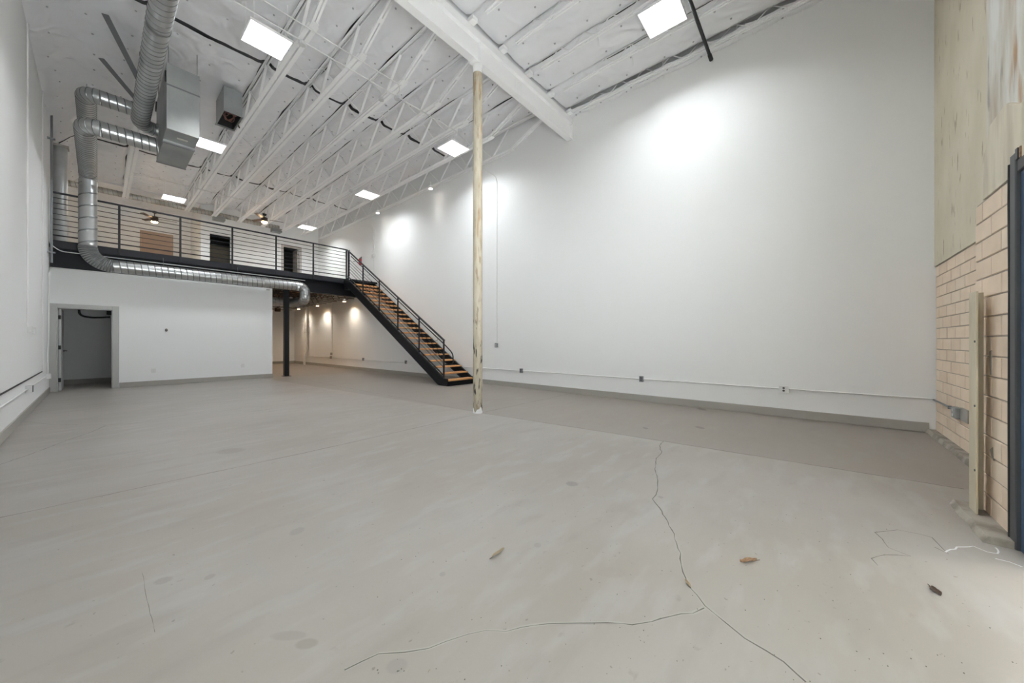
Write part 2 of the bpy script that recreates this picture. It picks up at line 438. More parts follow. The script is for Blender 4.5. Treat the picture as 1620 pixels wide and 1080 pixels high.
hb = MB().cyl((DX0+.066, YB+.93, 1.0), .026, .012, 'x', 14); hb.tube(fillet([(DX0+.07,YB+.93,1.0),(DX0+.12,YB+.93,1.0),(DX0+.125,YB+.80,1.0)],.02), .009, 8)
obj('lever_handle', hb, M['dev'], lf)
# hanging black flex hose and black controller inside the small room
h = thing('flexible_hose', (0, 15.5, 1.8), 'curved black flexible hose hanging inside the small room doorway', 'hose')
pts = [(-.342,15.5,3.06),(-.342,15.5,2.13),(-.335,15.5,2.03),(-.30,15.5,1.975),(-.22,15.5,1.94),(-.10,15.5,1.925),(.04,15.5,1.935),(.20,15.5,1.955)]
obj('hose', MB().tube(fillet(pts,.05,4), .024, 12), M['rubber'], h)
obj('end_cap', MB().cyl((.20,15.5,1.955), .029, .03, 'x', 12), M['rubber'], h)
h = thing('control_box', (.24, 15.4, 2.0), 'small black equipment box inside the doorway top corner', 'box')
obj('housing', MB().bbox(.16,.34,15.45,15.6,2.02,2.22,.01), M['rubber'], h); obj('hanger_rod', MB().tube([(.25,15.52,2.22),(.25,15.52,3.08)],.008,6), M['rubber'], h)

# ------------------------------------------------------------------ floor joints and cracks
def jitter(pts, step=.12, amp=.012, sd=1):
    rnd = random.Random(sd); out = []
    for a, b in zip(pts[:-1], pts[1:]):
        n = max(1, int(math.hypot(b[0]-a[0], b[1]-a[1])/step))
        for k in range(n):
            t = k/n; out.append((a[0]+(b[0]-a[0])*t+rnd.uniform(-amp,amp), a[1]+(b[1]-a[1])*t+rnd.uniform(-amp,amp)))
    out.append(pts[-1]); return out
def crack(px, wd, sd, amp=.010, light=None):
    P = jitter([onz(*q) for q in px], .05, amp, sd)
    rnd = random.Random(sd+50)
    o = obj('crack', MB().ribbon(P, [wd*rnd.uniform(.35,1.3) for _ in P], .0012), M['crack'], floor)
    if light:
        obj('crack_filler', MB().ribbon([(x+.003, y) for x, y in P], [light*rnd.uniform(.6,1.2) for _ in P], .0006), M['cracklight'], floor)
crack([(1050,697),(1043,705),(1047,716),(1038,725),(1036,742),(1041,760),(1040,775),(1038,783),(1032,789),(1043,803),(1056,825),(1066,845),(1075,875),(1080,905),(1090,926),(1115,958),(1148,985),(1178,1010),(1210,1027),(1240,1046),(1262,1068),(1275,1079)], .0060, 1, .005, .020)
crack([(1115,963),(1095,969),(1060,975),(1030,983),(1000,988),(960,986),(915,984),(870,987),(825,991),(800,998),(770,998),(740,1003),(705,1016),(678,1027),(640,1033),(600,1035),(570,1047),(545,1060)], .0048, 2, .004, .018)
crack([(0,735),(60,714),(110,695),(140,685),(170,672),(215,669),(300,655)], .006, 3, .006)
crack([(38,667),(80,671),(125,672),(170,672)], .004, 4, .006)
crack([(1390,895),(1380,884),(1400,877),(1440,880),(1405,866),(1395,852),(1385,842),(1420,838)], .004, 5, .004)
crack([(1480,866),(1500,876),(1475,850),(1455,845),(1420,838)], .004, 6, .004)
crack([(225,905),(230,930),(236,960),(245,1000)], .0015, 7, .003)
def joint(pts, wd, sd, amp=.006, name='slab_joint'):
    P = jitter(pts, .10, amp, sd); rnd = random.Random(sd)
    obj(name, MB().ribbon(P, [wd*rnd.uniform(.4,1.2) for _ in P], .0010), M['crack'], floor)
joint([(4.35,4.45),(4.60,1.45),(4.76,-.98)], .010, 11)
joint([(4.35,4.52),(4.36,13.9)], .006, 12, .003)
joint([(-.76,4.40),(1.4,4.34),(4.25,4.38)], .009, 13)
joint([(4.42,4.42),(7.38,4.42)], .008, 14)
for px in ([(1497,874),(1515,866),(1540,864),(1560,872),(1580,876),(1575,866)], [(1576,884),(1600,890),(1618,897)]):
    obj('paint_scuff', MB().ribbon(jitter([onz(*q) for q in px], .03, .006, 5), .008, .0014), M['chalk'], floor)

# ------------------------------------------------------------------ street-end wall: block courses, stucco, pilaster
fw = thing('wall_front', (5.5, YF, 0), 'street end wall of beige blocks with stucco above', None, None, 'structure')
PX0, PX1, PY = 3.64, 4.31, -.94        # pilaster beside the door frame
ZBR = 2.27                              # top of blocks
OX0, OZ = -.55, 2.26                    # door opening left edge, head
mb = MB(); mb.box(3.6, XR, YF-.28, YF-.008, 0, ZBR); mb.box(XL, OX0, YF-.28, YF-.008, 0, ZBR)
mb.box(PX0, PX1-.008, YF-.008, PY-.008, 0, ZBR)
obj('mortar_core', mb, M['mortar'], fw)
mb = MB(); mb.box(XL, XR, YF-.28, YF+.012, 2.335, 7.3); mb.box(4.2, XR, YF-.28, YF+.012, ZBR, 2.335)
obj('stucco_face', mb, M['stucco'], fw)
mb = MB(); mb.box(2.2, 4.14, YF+.012, PY-.015, ZBR, 6.6); obj('plaster_column', mb, M['plaster'], fw)
mb = MB(); mb.prism([(4.145,ZBR),(3.0,ZBR),(3.0,2.55),(3.55,2.66),(3.74,2.76),(3.95,2.75),(4.02,2.74),(4.10,2.58)], 'y', PY-.02, PY+.004); obj('plaster_skim', mb, M['plaster2'], fw)
obj('plaster_header', MB().box(OX0-.1, PX0-.02, YF+.012, PY-.02, 2.335, ZBR+.6), M['stucco'], fw)
bl, bh, jt = .345, .1395, .009
def brickmesh(L, i):
    return MB().bbox(-L/2, L/2, -.02, 0, -(bh-jt)/2, (bh-jt)/2, .004).mesh('brick', bricks[i])
BM = {}
def brick(x0, x1, y, z, par):
    L = round(x1-x0, 3)
    if L < .03: return
    i = random.randrange(4); k = (L, i)
    if k not in BM: BM[k] = brickmesh(L, i)
    inst('brick', BM[k], ((x0+x1)/2, y+random.uniform(-.0015,.0015), z), par)
nrow = 16; z0 = .03
for r in range(nrow):
    z = z0+bh*(r+.5)
    if z+bh/2 > ZBR+.02: break
    off = (bl/2 if r % 2 else 0)
    x = XR-.01-(bl-off if off else bl) if False else XR-.008
    # far recess
    first = bl-off if off else bl
    while x > PX1+.02:
        x1 = max(x-first, PX1+.005); brick(x1+jt/2, x-jt/2, YF, z, fw); x = x1; first = bl
    # pilaster face
    x = PX1; first = (bl*.42 if r % 2 else bl*.92)
    while x > PX0+.02:
        x1 = max(x-first, PX0); brick(x1+jt/2, x-jt/2, PY, z, fw); x = x1; first = bl
    # wall left of the opening
    x = OX0; first = bl if r % 2 else bl/2
    while x > XL+.02:
        x1 = max(x-first, XL); brick(x1+jt/2, x-jt/2, YF, z, fw); x = x1; first = bl
obj('mortar_patch', MB().prism([(4.02,1.18),(3.985,1.19),(3.98,1.02),(4.01,1.02)], 'y', PY-.001, PY+.003), M['kerb'], fw)
obj('mortar_patch', MB().prism([(4.01,.50),(3.96,.53),(3.945,.44),(3.98,.46)], 'y', PY-.001, PY+.003), M['kerb'], fw)
# low concrete ledges at the block base
def ledge(name, x0, x1, y0, y1, h, sd):
    rnd = random.Random(sd); n = int((x1-x0)/.08); mb = MB(); vs = []
    for k in range(n+1):
        x = x0+(x1-x0)*k/n; yo = y1+rnd.uniform(-.006,.006); hh = h*rnd.uniform(.95,1.03)
        vs += [(x, y0, 0), (x, y0, h), (x, yo-.02, hh), (x, yo, .004), (x, yo, 0)]
    fs = []
    for k in range(n):
        for i in range(4): fs.append((k*5+i, k*5+i+1, (k+1)*5+i+1, (k+1)*5+i))
    fs += [tuple(range(5)), tuple(reversed([n*5+i for i in range(5)]))]
    mb._add(vs, fs); return tag(obj(name, mb, M['kerb'], fw))
ledge('concrete_ledge', 3.57, 4.25, PY, -.805, .045, 3)
ledge('concrete_ledge', PX1, XR-.02, YF, -1.19, .05, 4)
# cream painted angle iron at the pilaster corner
ai = thing('corner_angle', (4.2, -.9, .04), 'cream painted vertical angle iron guarding the block pilaster corner', 'angle iron')
obj('face_leg', MB().bbox(3.955,4.10,-.876,-.866,.048,1.60,.002), M['ironpaint'], ai)
obj('side_leg', MB().bbox(4.09,4.10,-.93,-.876,.048,1.60,.002), M['ironpaint'], ai)
for z in (.35,.8,1.25): obj('screw', MB().cyl((3.975,-.866,z), .008, .004, 'y', 8), M['dev'], ai)
# conduit and box on the recessed blocks
cb = thing('block_wall_conduit', (6.8, -1.26, .43), 'bare steel conduit and box mounted low on the beige block wall', 'conduit')
obj('conduit', MB().tube([(XR,-1.262,.455),(6.42,-1.262,.455)], .011, 10), M['box'], cb)
obj('strap', MB().box(6.66,6.68,-1.28,-1.248,.435,.475), M['box'], cb)
bx = obj('outlet_box', MB().bbox(6.27,6.43,-1.28,-1.225,.375,.50,.008), M['galvd'], cb)
for z in (.41,.465): obj('receptacle', MB().cyl((6.36,-1.225,z), .016, .003, 'y', 12), M['wdev'], bx)
obj('back_plate', MB().box(6.02,6.27,-1.28,-1.262,.37,.51), M['duct2'], cb)

# street door: charcoal frame, blue steel panel
sd = thing('door_2', (3.5, -.95, 0), 'charcoal steel door frame with a blue steel side post by the block pilaster', None, None, 'structure')
obj('jamb_post', MB().bbox(3.562,3.638,-1.06,-.925,0,2.385,.005), M['frame'], sd)
obj('weather_strip', MB().tube([(3.648,-.930,.02),(3.653,-.930,.8),(3.645,-.930,1.6),(3.655,-.930,2.1),(3.650,-.930,2.34)], .010, 8), M['rubber'], sd)
obj('head_frame', MB().bbox(OX0,3.562,-1.06,-.932,2.262,2.335,.005), M['frame'], sd)
obj('jamb_post', MB().bbox(OX0-.08,OX0,-1.06,-.90,0,2.42,.005), M['frame'], sd)
obj('frame_bracket', MB().box(3.535,3.565,-1.0,-.925,2.335,2.40), M['frame'], sd)
obj('frame_bracket', MB().box(3.515,3.528,-1.0,-.93,2.335,2.40), M['leaf'], sd)
bp = obj('blue_post', MB().bbox(3.39,3.562,-1.03,-.945,.0,2.262,.004), M['blue'], sd)
for x in (3.41,): obj('panel_rib', MB().bbox(x-.012,x+.012,-.946,-.938,.06,2.22,.003), M['blue'], bp)

# ------------------------------------------------------------------ ceiling: roof deck and draped insulation
ceil = tag(obj('ceiling', MB().box(XL-.25, XR+.25, YF-.3, YE+.3, 7.30, 7.5), M['darkbar']), 'roof deck hung with white vinyl faced insulation', None, None, 'structure')
JX = [.64, 2.30, 3.12, 3.98, 4.83, 5.65, 6.50, 7.30]     # deep joists
SX = [7.22-.78*k for k in range(10)]                      # shallow joists of the street bay
SEAMS = [8.74, 15.6]
def insulation(x0, x1, y0, y1, zmid, zl, zr, step, sd, dropl=False, dropr=False, gap=.058):
    rnd = random.Random(sd)
    if not dropl: x0 += gap
    if not dropr: x1 -= gap
    W = x1-x0
    pins = []
    rows = [.30, .70] if W > .9 else [.22, .78]
    if W > 1.3: rows = [.15, .5, .85]
    for q in rows:
        y = y0+rnd.uniform(.15,.45)
        while y < y1-.1:
            pins.append((x0+W*q+rnd.uniform(-.06,.06), y, rnd.uniform(0,6.28), rnd.choice((5,6,7)))); y += rnd.uniform(.5,.75)
    nx = max(6, int(W/step)); ny = max(6, int((y1-y0)/step))
    E_ = [0,.012,.026,.042,.062,.09]; xs = [x0+e for e in E_]+[x0+.10+(W-.20)*i/nx for i in range(nx+1)]+[x1-e for e in reversed(E_)]; ys = [y0+(y1-y0)*j/ny for j in range(ny+1)]
    cell = {}
    for p in pins: cell.setdefault((int(p[0]//.6), int(p[1]//.6)), []).append(p)
    def z(x, y):
        a = (x-x0)/W; e = min(x-x0, x1-x)
        zz = zmid-.02*math.sin(PI*a)
        dl, dr = x-x0, x1-x
        if dropl: zz += (zl-zmid)*math.exp(-(dl/.28)**2)
        else: zz += (zl-zmid)*math.exp(-(dl/.045)**2)
        if dropr: zz += (zr-zmid)*math.exp(-(dr/.28)**2)
        else: zz += (zr-zmid)*math.exp(-(dr/.045)**2)
        fade = min(1, .25+e/.1)
        zz += fade*(.034*noise.noise((x*1.3, y*.9, sd))+.016*noise.noise((x*4+y*1.5, y*2.2-x, sd+9)))
        cx, cy = int(x//.6), int(y//.6)
        for i in (-1,0,1):
            for j in (-1,0,1):
                for (px, py, ph, nf) in cell.get((cx+i, cy+j), ()):
                    d = math.hypot(x-px, y-py)
                    if d < .55:
                        zz += .030*math.exp(-(d/.09)**2)
                        th = math.atan2(y-py, x-px)
                        zz += fade*.020*math.exp(-d/.22)*max(0, math.cos(nf*th+ph))**2*min(1, d/.06)
        return zz
    mg = MB().grid(xs, ys, z, True)
    for i, (vx, vy, vz) in enumerate(mg.v):
        if not dropl and vx-x0 < .1: mg.v[i] = (vx+(1-(vx-x0)/.1)*(.045*noise.noise((vy*1.3, sd*1.7, 0))-.012), vy, vz)
        if not dropr and x1-vx < .1: mg.v[i] = (vx-(1-(x1-vx)/.1)*(.045*noise.noise((vy*1.3, sd*1.7, 5))-.012), vy, vz)
    o = obj('insulation_panel', mg, M['insul'], ceil)
    mb = MB()
    for (px, py, _, _) in pins: mb.cyl((px, py, z(px,py)-.012), .016, .012, 'z', 8)
    q = obj('fastener_washers', mb, M['pin'], o); q['kind'] = 'stuff'
# deep bay
edges = [XL]+JX+[XR]
Ys = [YBEAM+.10]+SEAMS+[YM+.02]
for k in range(len(edges)-1):
    x0, x1 = edges[k], edges[k+1]
    if x1-x0 < .25: continue
    for j in range(len(Ys)-1):
        yy0 = Ys[j]+(.045 if j else 0); yy1 = Ys[j+1]-(.045 if j < len(Ys)-2 else 0)
        lo = 6.60 if k == 0 else 7.12
        hi = 7.12
        insulation(x0, x1, yy0, yy1, ZC, lo, hi, .055 if yy0 < 9 else .075, 100+k*5+j, dropl=(k == 0))
# dark bare strips between the insulation runs
for y in SEAMS:
    prev = XL
    for x in JX:
        if x-prev > .2: tag(obj('bare_deck_strip', MB().box(prev+.10, x-.06, y-.055, y+.055, 7.075, 7.10), M['darkbar'], ceil))
        prev = x
# street bay
edges = [XL]+sorted(SX)+[XR]
for k in range(len(edges)-1):
    x0, x1 = edges[k], edges[k+1]
    insulation(x0, x1, YF+.012, YBEAM-.06, ZC2, 6.60 if k == 0 else 6.78, 6.60 if k == len(edges)-2 else 6.78, .06, 300+k, dropl=(k == 0), dropr=(k == len(edges)-2), gap=.030)
obj('closure_strip', MB().box(XL, XR, YBEAM-.02, YBEAM+.08, 6.62, 7.30), M['insul'], ceil)

# ------------------------------------------------------------------ main cross beam and pole
bm = thing('roof_beam', (4.3, YBEAM, 6.11), 'heavy white painted steel beam crossing the roof above the pole', 'beam')
obj('bottom_flange', MB().bbox(XL, XR, 4.395, 4.535, 6.105, 6.13, .003), M['steelwhite'], bm)
obj('web', MB().box(XL, XR, 4.455, 4.470, 6.13, 6.50), M['steelwhite'], bm)
obj('top_flange', MB().bbox(XL, XR, 4.385, 4.535, 6.47, 6.50, .003), M['steelwhite'], bm)
obj('nailer', MB().bbox(XL, XR, 4.40, 4.52, 6.50, 6.625, .003), M['steelwhite'], bm)
obj('stiffener', MB().box(4.31, 4.325, 4.397, 4.455, 6.13, 6.47), M['steelwhite'], bm)
for (x, z0_, z1_) in ((5.35,6.15,6.45),):
    pl = obj('splice_plate', MB().bbox(x, x+.20, 4.443, 4.455, z0_, z1_, .002), M['steelwhite'], bm)
    for i in range(2):
        for k in range(4): obj('bolt', MB().cyl((x+.06+i*.08, 4.443, z0_+.05+k*.065), .011, -.012, 'y', 6), M['steelwhite'], pl)
obj('wall_clip', MB().box(XR-.02, XR, 4.38, 4.55, 6.12, 6.46), M['steelwhite'], bm)
pc = thing('pole', (4.315, 4.465, 0), 'round cream painted steel pole with rust and chipped paint', 'pole')
obj('shaft', MB().tube([(4.315,4.465,0),(4.315,4.465,5.93)], .083, 32), M['pole'], pc)
obj('painted_top', MB().tube([(4.315,4.465,5.93),(4.315,4.465,6.09)], .0845, 32), M['steelwhite'], pc)
obj('cap_plate', MB().bbox(4.17,4.46,4.385,4.545,6.085,6.105,.002), M['steelwhite'], pc)
mb = MB(); N_ = 28; vs = []
for i in range(N_):
    a = 2*PI*i/N_; rr = .0838; vs.append((4.315+rr*math.cos(a), 4.465+rr*math.sin(a), 0)); 
for i in range(N_):
    a = 2*PI*i/N_; vs.append((4.315+.0838*math.cos(a), 4.465+.0838*math.sin(a), .07+.035*math.sin(3*a+.6)+.02*math.sin(7*a)))
mb._add(vs, [(i, (i+1)%N_, N_+(i+1)%N_, N_+i) for i in range(N_)], True)
o = obj('white_base_patch', mb, M['steelwhite'], pc)

# ------------------------------------------------------------------ roof joists
def angle_pair(y0, y1, z, up, s=.070, gap=.024, t=.007):
    mb = MB()
    for sg in (-1, 1):
        x0 = sg*gap/2; x1 = sg*(gap/2+s)
        mb.box(min(x0,x1), max(x0,x1), y0, y1, z, z+t)
        xx0, xx1 = sorted((x0, x0+sg*t))
        if up: mb.box(xx0, xx1, y0, y1, z+t, z+s)
        else: mb.box(xx0, xx1, y0, y1, z-s, z)
    return mb
Y0J, Y1J, YTE, YTF = 6.24, 19.0, 4.56, 19.46
me_bot = angle_pair(Y0J, Y1J, ZJ, True).mesh('bottom_chord', M['steelwhite'])
me_top = angle_pair(YTE, YTF, 7.10, False, .034).mesh('top_chord', M['steelwhite'])
HP = .60
dz = 7.07-(ZJ+.03)
me_dbl = MB().bar((0,0,0),(0,-HP,dz), .045, .03, (0,0,1)).mesh('web_angle', M['steelwhite'])
me_rod = MB().tube([(0,0,0),(0,HP,dz)], .011, 8).mesh('web_rod', M['steelwhite'])
me_end = MB().bar((-.026,0,0),(-.026,-1.62,.62), .032, .05).bar((.026,0,0),(.026,-1.62,.62), .032, .05).bar((0,-.62,.24),(0,-.70,.27),.09,.055).mesh('end_web', M['steelwhite'])
me_gus = MB().bbox(-.055,.055,-.10,.07,0,.012,.002).mesh('end_gusset', M['steelwhite'])
for i, x in enumerate(JX):
    lab = ['white deep roof joist beside the large round duct, farthest from the long wall','deep white roof joist right beside the small open duct box','sixth deep white roof joist from the long white wall','fifth deep white roof joist from the long white wall','fourth deep white roof joist from the long white wall','third deep white roof joist from the long white wall','second deep white roof joist from the long white wall','deep white roof joist hugging the long white wall behind the pole'][i]
    j = thing('deep_roof_joist', (x, Y0J, ZJ), lab, 'joist', 'deep roof joists')
    inst('bottom_chord', me_bot, (x,0,0), j); inst('top_chord', me_top, (x,0,0), j)
    inst('end_web', me_end, (x, Y0J+.02, ZJ+.02), j); inst('end_gusset', me_gus, (x, Y0J+.02, ZJ-.012), j)
    y = Y0J+.72
    while y < Y1J:
        inst('web_angle', me_dbl, (x, y, ZJ+.03), j)
        if y+HP < 19.4: inst('web_rod', me_rod, (x, y, ZJ+.03), j)
        y += 2*HP
SB = 6.60
def rodpair(y0, y1, z):
    mb = MB()
    for sg in (-1,1): mb.box(sg*.024-.012, sg*.024+.012, y0, y1, z, z+.02)
    return mb
me_sb = rodpair(YF+.25, 4.05, SB).mesh('bottom_chord', M['steelwhite'])
me_st = rodpair(YF+.015, 4.39, 6.80).mesh('top_chord', M['steelwhite'])
me_sw = MB().tube([(0,0,0),(0,.26,.20)], .008, 6).mesh('web_rod', M['steelwhite'])
me_sw2 = MB().tube([(0,0,.20),(0,.26,0)], .008, 6).mesh('web_rod', M['steelwhite'])
for i, x in enumerate(SX):
    j = thing('shallow_roof_joist', (x, 0, SB), 'slim white street bay roof joist, number %s from the long white wall' % ('one','two','three','four','five','six','seven','eight','nine','ten')[i], 'joist', 'slim roof joists of the street bay')
    inst('bottom_chord', me_sb, (x,0,0), j); inst('top_chord', me_st, (x,0,0), j)
    y = YF+.25
    k = 0
    while y < 3.9:
        inst('web_rod', me_sw if k % 2 else me_sw2, (x, y, SB+.01), j); y += .26; k += 1
    inst('seat', MB().box(-.06,.06,4.30,4.52,6.63,6.70).mesh('seat', M['steelwhite']), (x,0,0), j)
ORD = ('first','second','third','fourth','fifth','sixth','seventh','eighth')
# bridging rods tying the joists
for (y, z, wh) in ((7.9,6.55,'nearest the beam'),(11.9,6.55,'midway down the roof'),(16.6,6.55,'above the mezzanine')):
    for k in range(1, len(JX)-1):
        a, b = JX[k], JX[k+1]
        br = thing('bridging_brace', (a, y, 6.5), 'white cross brace %s, between %s and %s joists from the long wall' % (wh, ORD[len(JX)-k-1], ORD[len(JX)-k-2]), 'brace', 'bridging braces between joists')
        obj('rod', MB().bar((a,y,6.48),(b,y,7.05), .025, .004), M['steelwhite'], br)
        obj('rod', MB().bar((a,y+.03,7.05),(b,y+.03,6.48), .025, .004), M['steelwhite'], br)
me_st2 = None
for (x0, y0, lb_) in ((7.24,1.0,'at the long wall just past the black pipe'),(7.24,.1,'at the long wall nearest the block wall'),(6.5,2.6,'second joist from the long wall'),(5.7,2.9,'third joist from the long wall'),(7.24,2.25,'at the long wall nearest the beam')):
    br = obj('joist_strut', MB().bar((x0-.02,y0,6.80),(x0+.15,y0+.02,6.55), .03, .006, (0,1,0)), M['steelwhite'])
    tag(br, 'short white strut on a slim joist, %s' % lb_, 'strut', 'short struts on the slim joists')

# ------------------------------------------------------------------ LED panels
def led(cx, cy, z, label, zt):
    t = thing('led_panel', (cx, cy, z), label, 'light', 'square LED ceiling panels')
    fr = MB()
    for (a,b,c,d) in ((-.305,.305,-.305,-.292),(-.305,.305,.292,.305),(-.305,-.292,-.292,.292),(.292,.305,-.292,.292)):
        fr.box(cx+a, cx+b, cy+c, cy+d, z, z+.035)
    obj('frame', fr, M['steelwhite'], t)
    obj('back_plate', MB().box(cx-.303, cx+.303, cy-.303, cy+.303, z+.035, z+.04), M['steelwhite'], t)
    obj('diffuser', MB().box(cx-.292, cx+.292, cy-.292, cy+.292, z+.004, z+.010), M['led'], t)
    ld = bpy.data.lights.new('panel_light', 'AREA'); ld.shape = 'SQUARE'; ld.size = .58; ld.energy = PANEL_W; ld.color = (.93,.975,1); ld.spread = math.radians(150)
    lo = bpy.data.objects.new('panel_light', ld); link(lo, t, (cx,cy,z)); lo.location = (0,0,.002)
    for sx in (-.24, .24):
        for sy in (-.24, .24): obj('hanger_wire', MB().tube([(cx+sx,cy+sy,z+.04),(cx+sx,cy+sy,zt)], .003, 5), M['steelwhite'], t)
    obj('driver_box', MB().bbox(cx-.12, cx+.12, cy-.05, cy+.05, z+.04, z+.075, .004), M['steelwhite'], t)
for (x, y, lb_) in ((1.88,7.13,'square LED panel beside the large duct, first past the cross beam'),(1.90,12.06,'square LED panel partly hidden behind the plenum box'),(1.78,17.57,'square LED panel above the mezzanine on the duct side'),
                    (6.165,7.31,'square LED panel beside the pole, first past the cross beam'),(6.155,11.93,'square LED panel over the staircase between the round wall lamps'),(6.14,17.42,'square LED panel above the mezzanine on the stair side')): led(x, y, 6.40, lb_, 7.05)
for (x, y, lb_) in ((5.97,1.86,'square LED panel under the slim joists beside the black pipe end'),(1.88,1.86,'square LED panel under the slim joists near the large duct')): led(x, y, 6.54, lb_, 6.72)

# wall-washing lamps by the right wall
def wall_can(x, y, z, zt, matl, power, col, label, group, ang=75):
    t = thing('wall_lamp', (x, y, z), label, 'lamp', group)
    obj('housing', MB().tube([(x,y,z+.01),(x,y,z+.10)], .065, 20), M['steelwhite'], t)
    obj('trim_ring', MB().tube([(x,y,z),(x,y,z+.012)], .075, 20), M['steelwhite'], t)
    obj('lens', MB().tube([(x,y,z-.004),(x,y,z+.002)], .055, 20), matl, t)
    obj('stem', MB().tube([(x,y,z+.10),(x,y,zt)], .012, 8), M['steelwhite'], t)
    ld = bpy.data.lights.new('lamp_light', 'SPOT'); ld.energy = power; ld.color = col; ld.spot_size = math.radians(ang*2); ld.spot_blend = .9; ld.shadow_soft_size = .05
    lo = bpy.data.objects.new('lamp_light', ld); link(lo, t, (x,y,z)); lo.location = (0,0,-.02)
for y, lb_ in ((9.68,'nearer the pole'), (13.11,'nearer the mezzanine')):
    wall_can(7.08, y*.985, 6.26, 6.50, M['spot'], 16, (1,.98,.94), 'small round lit lamp high by the long wall, '+lb_, 'round lamps high on the long wall', 42)
for y, lb_ in ((15.5,'closest to the stair'), (18.4,'second from the stair'), (20.9,'closest to the far end wall')):
    wall_can(6.95, y, 2.98, 3.12, M['warm'], 60, (1,.90,.76), 'small warm lamp under the mezzanine by the long wall, '+lb_, 'warm lamps under the mezzanine')
for y, lb_ in ((16.5,'behind the black column'), (20.5,'near the far end wall')):
    wall_can(5.2, y, 2.98, 3.12, M['warm'], 75, (1,.66,.38), 'small warm lamp under the mezzanine middle, '+lb_, 'warm lamps under the mezzanine middle')

# ------------------------------------------------------------------ air handling: plenum box, spiral ducts
BX0, BX1, BY0, BY1, BZ0, BZ1 = .85, 1.33, 9.42, 11.2, 5.28, 6.60
ah = thing('duct_plenum', (1.1, 10.3, BZ0), 'tall galvanised sheet metal plenum box hung beside the large round duct', 'duct box')
def section(y0, y1, z0, z1, name='casing_section'):
    obj(name, MB().bbox(BX0, BX1, y0, y1, z0, z1, .004), M['galvd'], ah)
section(BY0, BY0+.55, 6.19, BZ1)
section(BY0, BY0+.55, BZ0+.06, 6.185)
section(BY0+.555, BY1, BZ0, BZ1)
mb = MB()
mb.box(BX0-.006, BX1+.006, BY0-.006, BY0+.01, 6.175, 6.20); mb.box(BX0-.006, BX1+.006, BY0+.54, BY0+.57, BZ0-.008, BZ0+.02)
mb.box(BX0-.006, BX1+.006, BY1-.03, BY1+.004, BZ0-.008, BZ0+.02)
obj('seam_flange', mb, M['greybar'], ah)
obj('rating_label', MB().box(BX0+.18, BX0+.34, BY0+.28, BY0+.34, BZ0+.054, BZ0+.059), M['label'], ah)
obj('handle_clip', MB().box(BX0-.02, BX0, BY0+.02, BY0+.06, 6.25, 6.45), M['rubber'], ah)
for (x, y) in ((BX0+.03,BY0+.05),(BX1-.03,BY0+.05),(BX0+.03,BY1-.05),(BX1-.03,BY1-.05)):
    obj('hanger_rod', MB().tube([(x,y,BZ1),(x,y,7.05)], .006, 6), M['greybar'], ah)
# main supply duct along the roof
RM = .134; MX, MZ = .57, 5.85
md = thing('supply_duct', (MX, 5, MZ), 'large spiral seam round duct running under the roof into the plenum box', 'duct')
obj('spiral_section', MB().spiral((MX,-.6,MZ),(MX,7.3,MZ), RM, .125), M['galv'], md)
obj('coupling', MB().tube([(MX,7.26,MZ),(MX,7.34,MZ)], RM+.009, 36, False), M['galv'], md)
obj('spiral_section', MB().spiral((MX,7.32,MZ),(MX,10.62,MZ), RM, .125), M['galv'], md)
obj('elbow', MB().elbow((MX+.28,10.62,MZ), RM, .28, (-1,0,0), (0,1,0), 5), M['galv'], md)
obj('collar', MB().tube([(BX0-.03,10.90,MZ),(BX0+.01,10.90,MZ)], RM+.015, 32, False), M['galv'], md)
for y in (2.0, 5.2, 8.2):
    sp_ = MB().tube([(MX+(RM+.006)*math.cos(a), y, MZ+(RM+.006)*math.sin(a)) for a in [2*PI*i/32 for i in range(33)]], .006, 6)
    sp_.tube([(MX,y,MZ+RM),(MX,y,7.04 if y > 4.6 else 6.70)], .004, 6); obj('hanger_strap', sp_, M['greybar'], md)
dm = obj('damper_handle', MB().bar((MX+RM+.02,9.55,5.82),(MX+RM+.025,9.75,5.75), .02, .05), M['rubber'], md)
# return duct: plenum -> left -> along wall -> down -> along mezzanine edge -> under the mezzanine
RR = .148; RX, RZ, RY = -.165, 5.475, 10.78; Rb = .19
rd = thing('return_duct', (RX, 13.9, 3.2), 'spiral seam duct dropping past the mezzanine rail and running along its edge', 'duct')
obj('spiral_section', MB().spiral((BX0,RY,RZ),(RX+Rb,RY,RZ), RR, .11), M['galv'], rd)
obj('elbow', MB().elbow((RX+Rb,RY+Rb,RZ), RR, Rb, (0,-1,0), (-1,0,0), 5), M['galv'], rd)
VY = 13.93
obj('spiral_section', MB().spiral((RX,RY+Rb,RZ),(RX,VY-Rb,RZ), RR, .12, .005), M['galv'], rd)
obj('elbow', MB().elbow((RX,VY-Rb,RZ-Rb), RR, Rb, (0,0,1), (0,1,0), 5), M['galv'], rd)
HZ = 3.22; RH = .165; Rb2 = .42
obj('coupling', MB().tube([(RX,VY,RZ-Rb-.10),(RX,VY,RZ-Rb+.02)], RR+.012, 32, False), M['galv'], rd)
obj('smooth_drop', MB().spiral((RX,VY,RZ-Rb-.05),(RX,VY,HZ+Rb2), RH-.008, .30, .003), M['galv'], rd)
obj('elbow', MB().elbow((RX+Rb2,VY,HZ+Rb2), RH, Rb2, (-1,0,0), (0,0,-1), 16), M['galv'], rd)
obj('spiral_section', MB().spiral((RX+Rb2,VY,HZ),(3.6,VY,HZ), RH, .13), M['galv'], rd)
obj('coupling', MB().tube([(3.57,VY,HZ),(3.65,VY,HZ)], RH+.01, 32, False), M['galv'], rd)
obj('spiral_section', MB().spiral((3.6,VY,HZ),(4.62,VY,HZ), RH, .13), M['galv'], rd)
obj('elbow', MB().elbow((4.62,VY,HZ-.22), RH, .22, (0,0,1), (1,0,0), 4), M['galv'], rd)
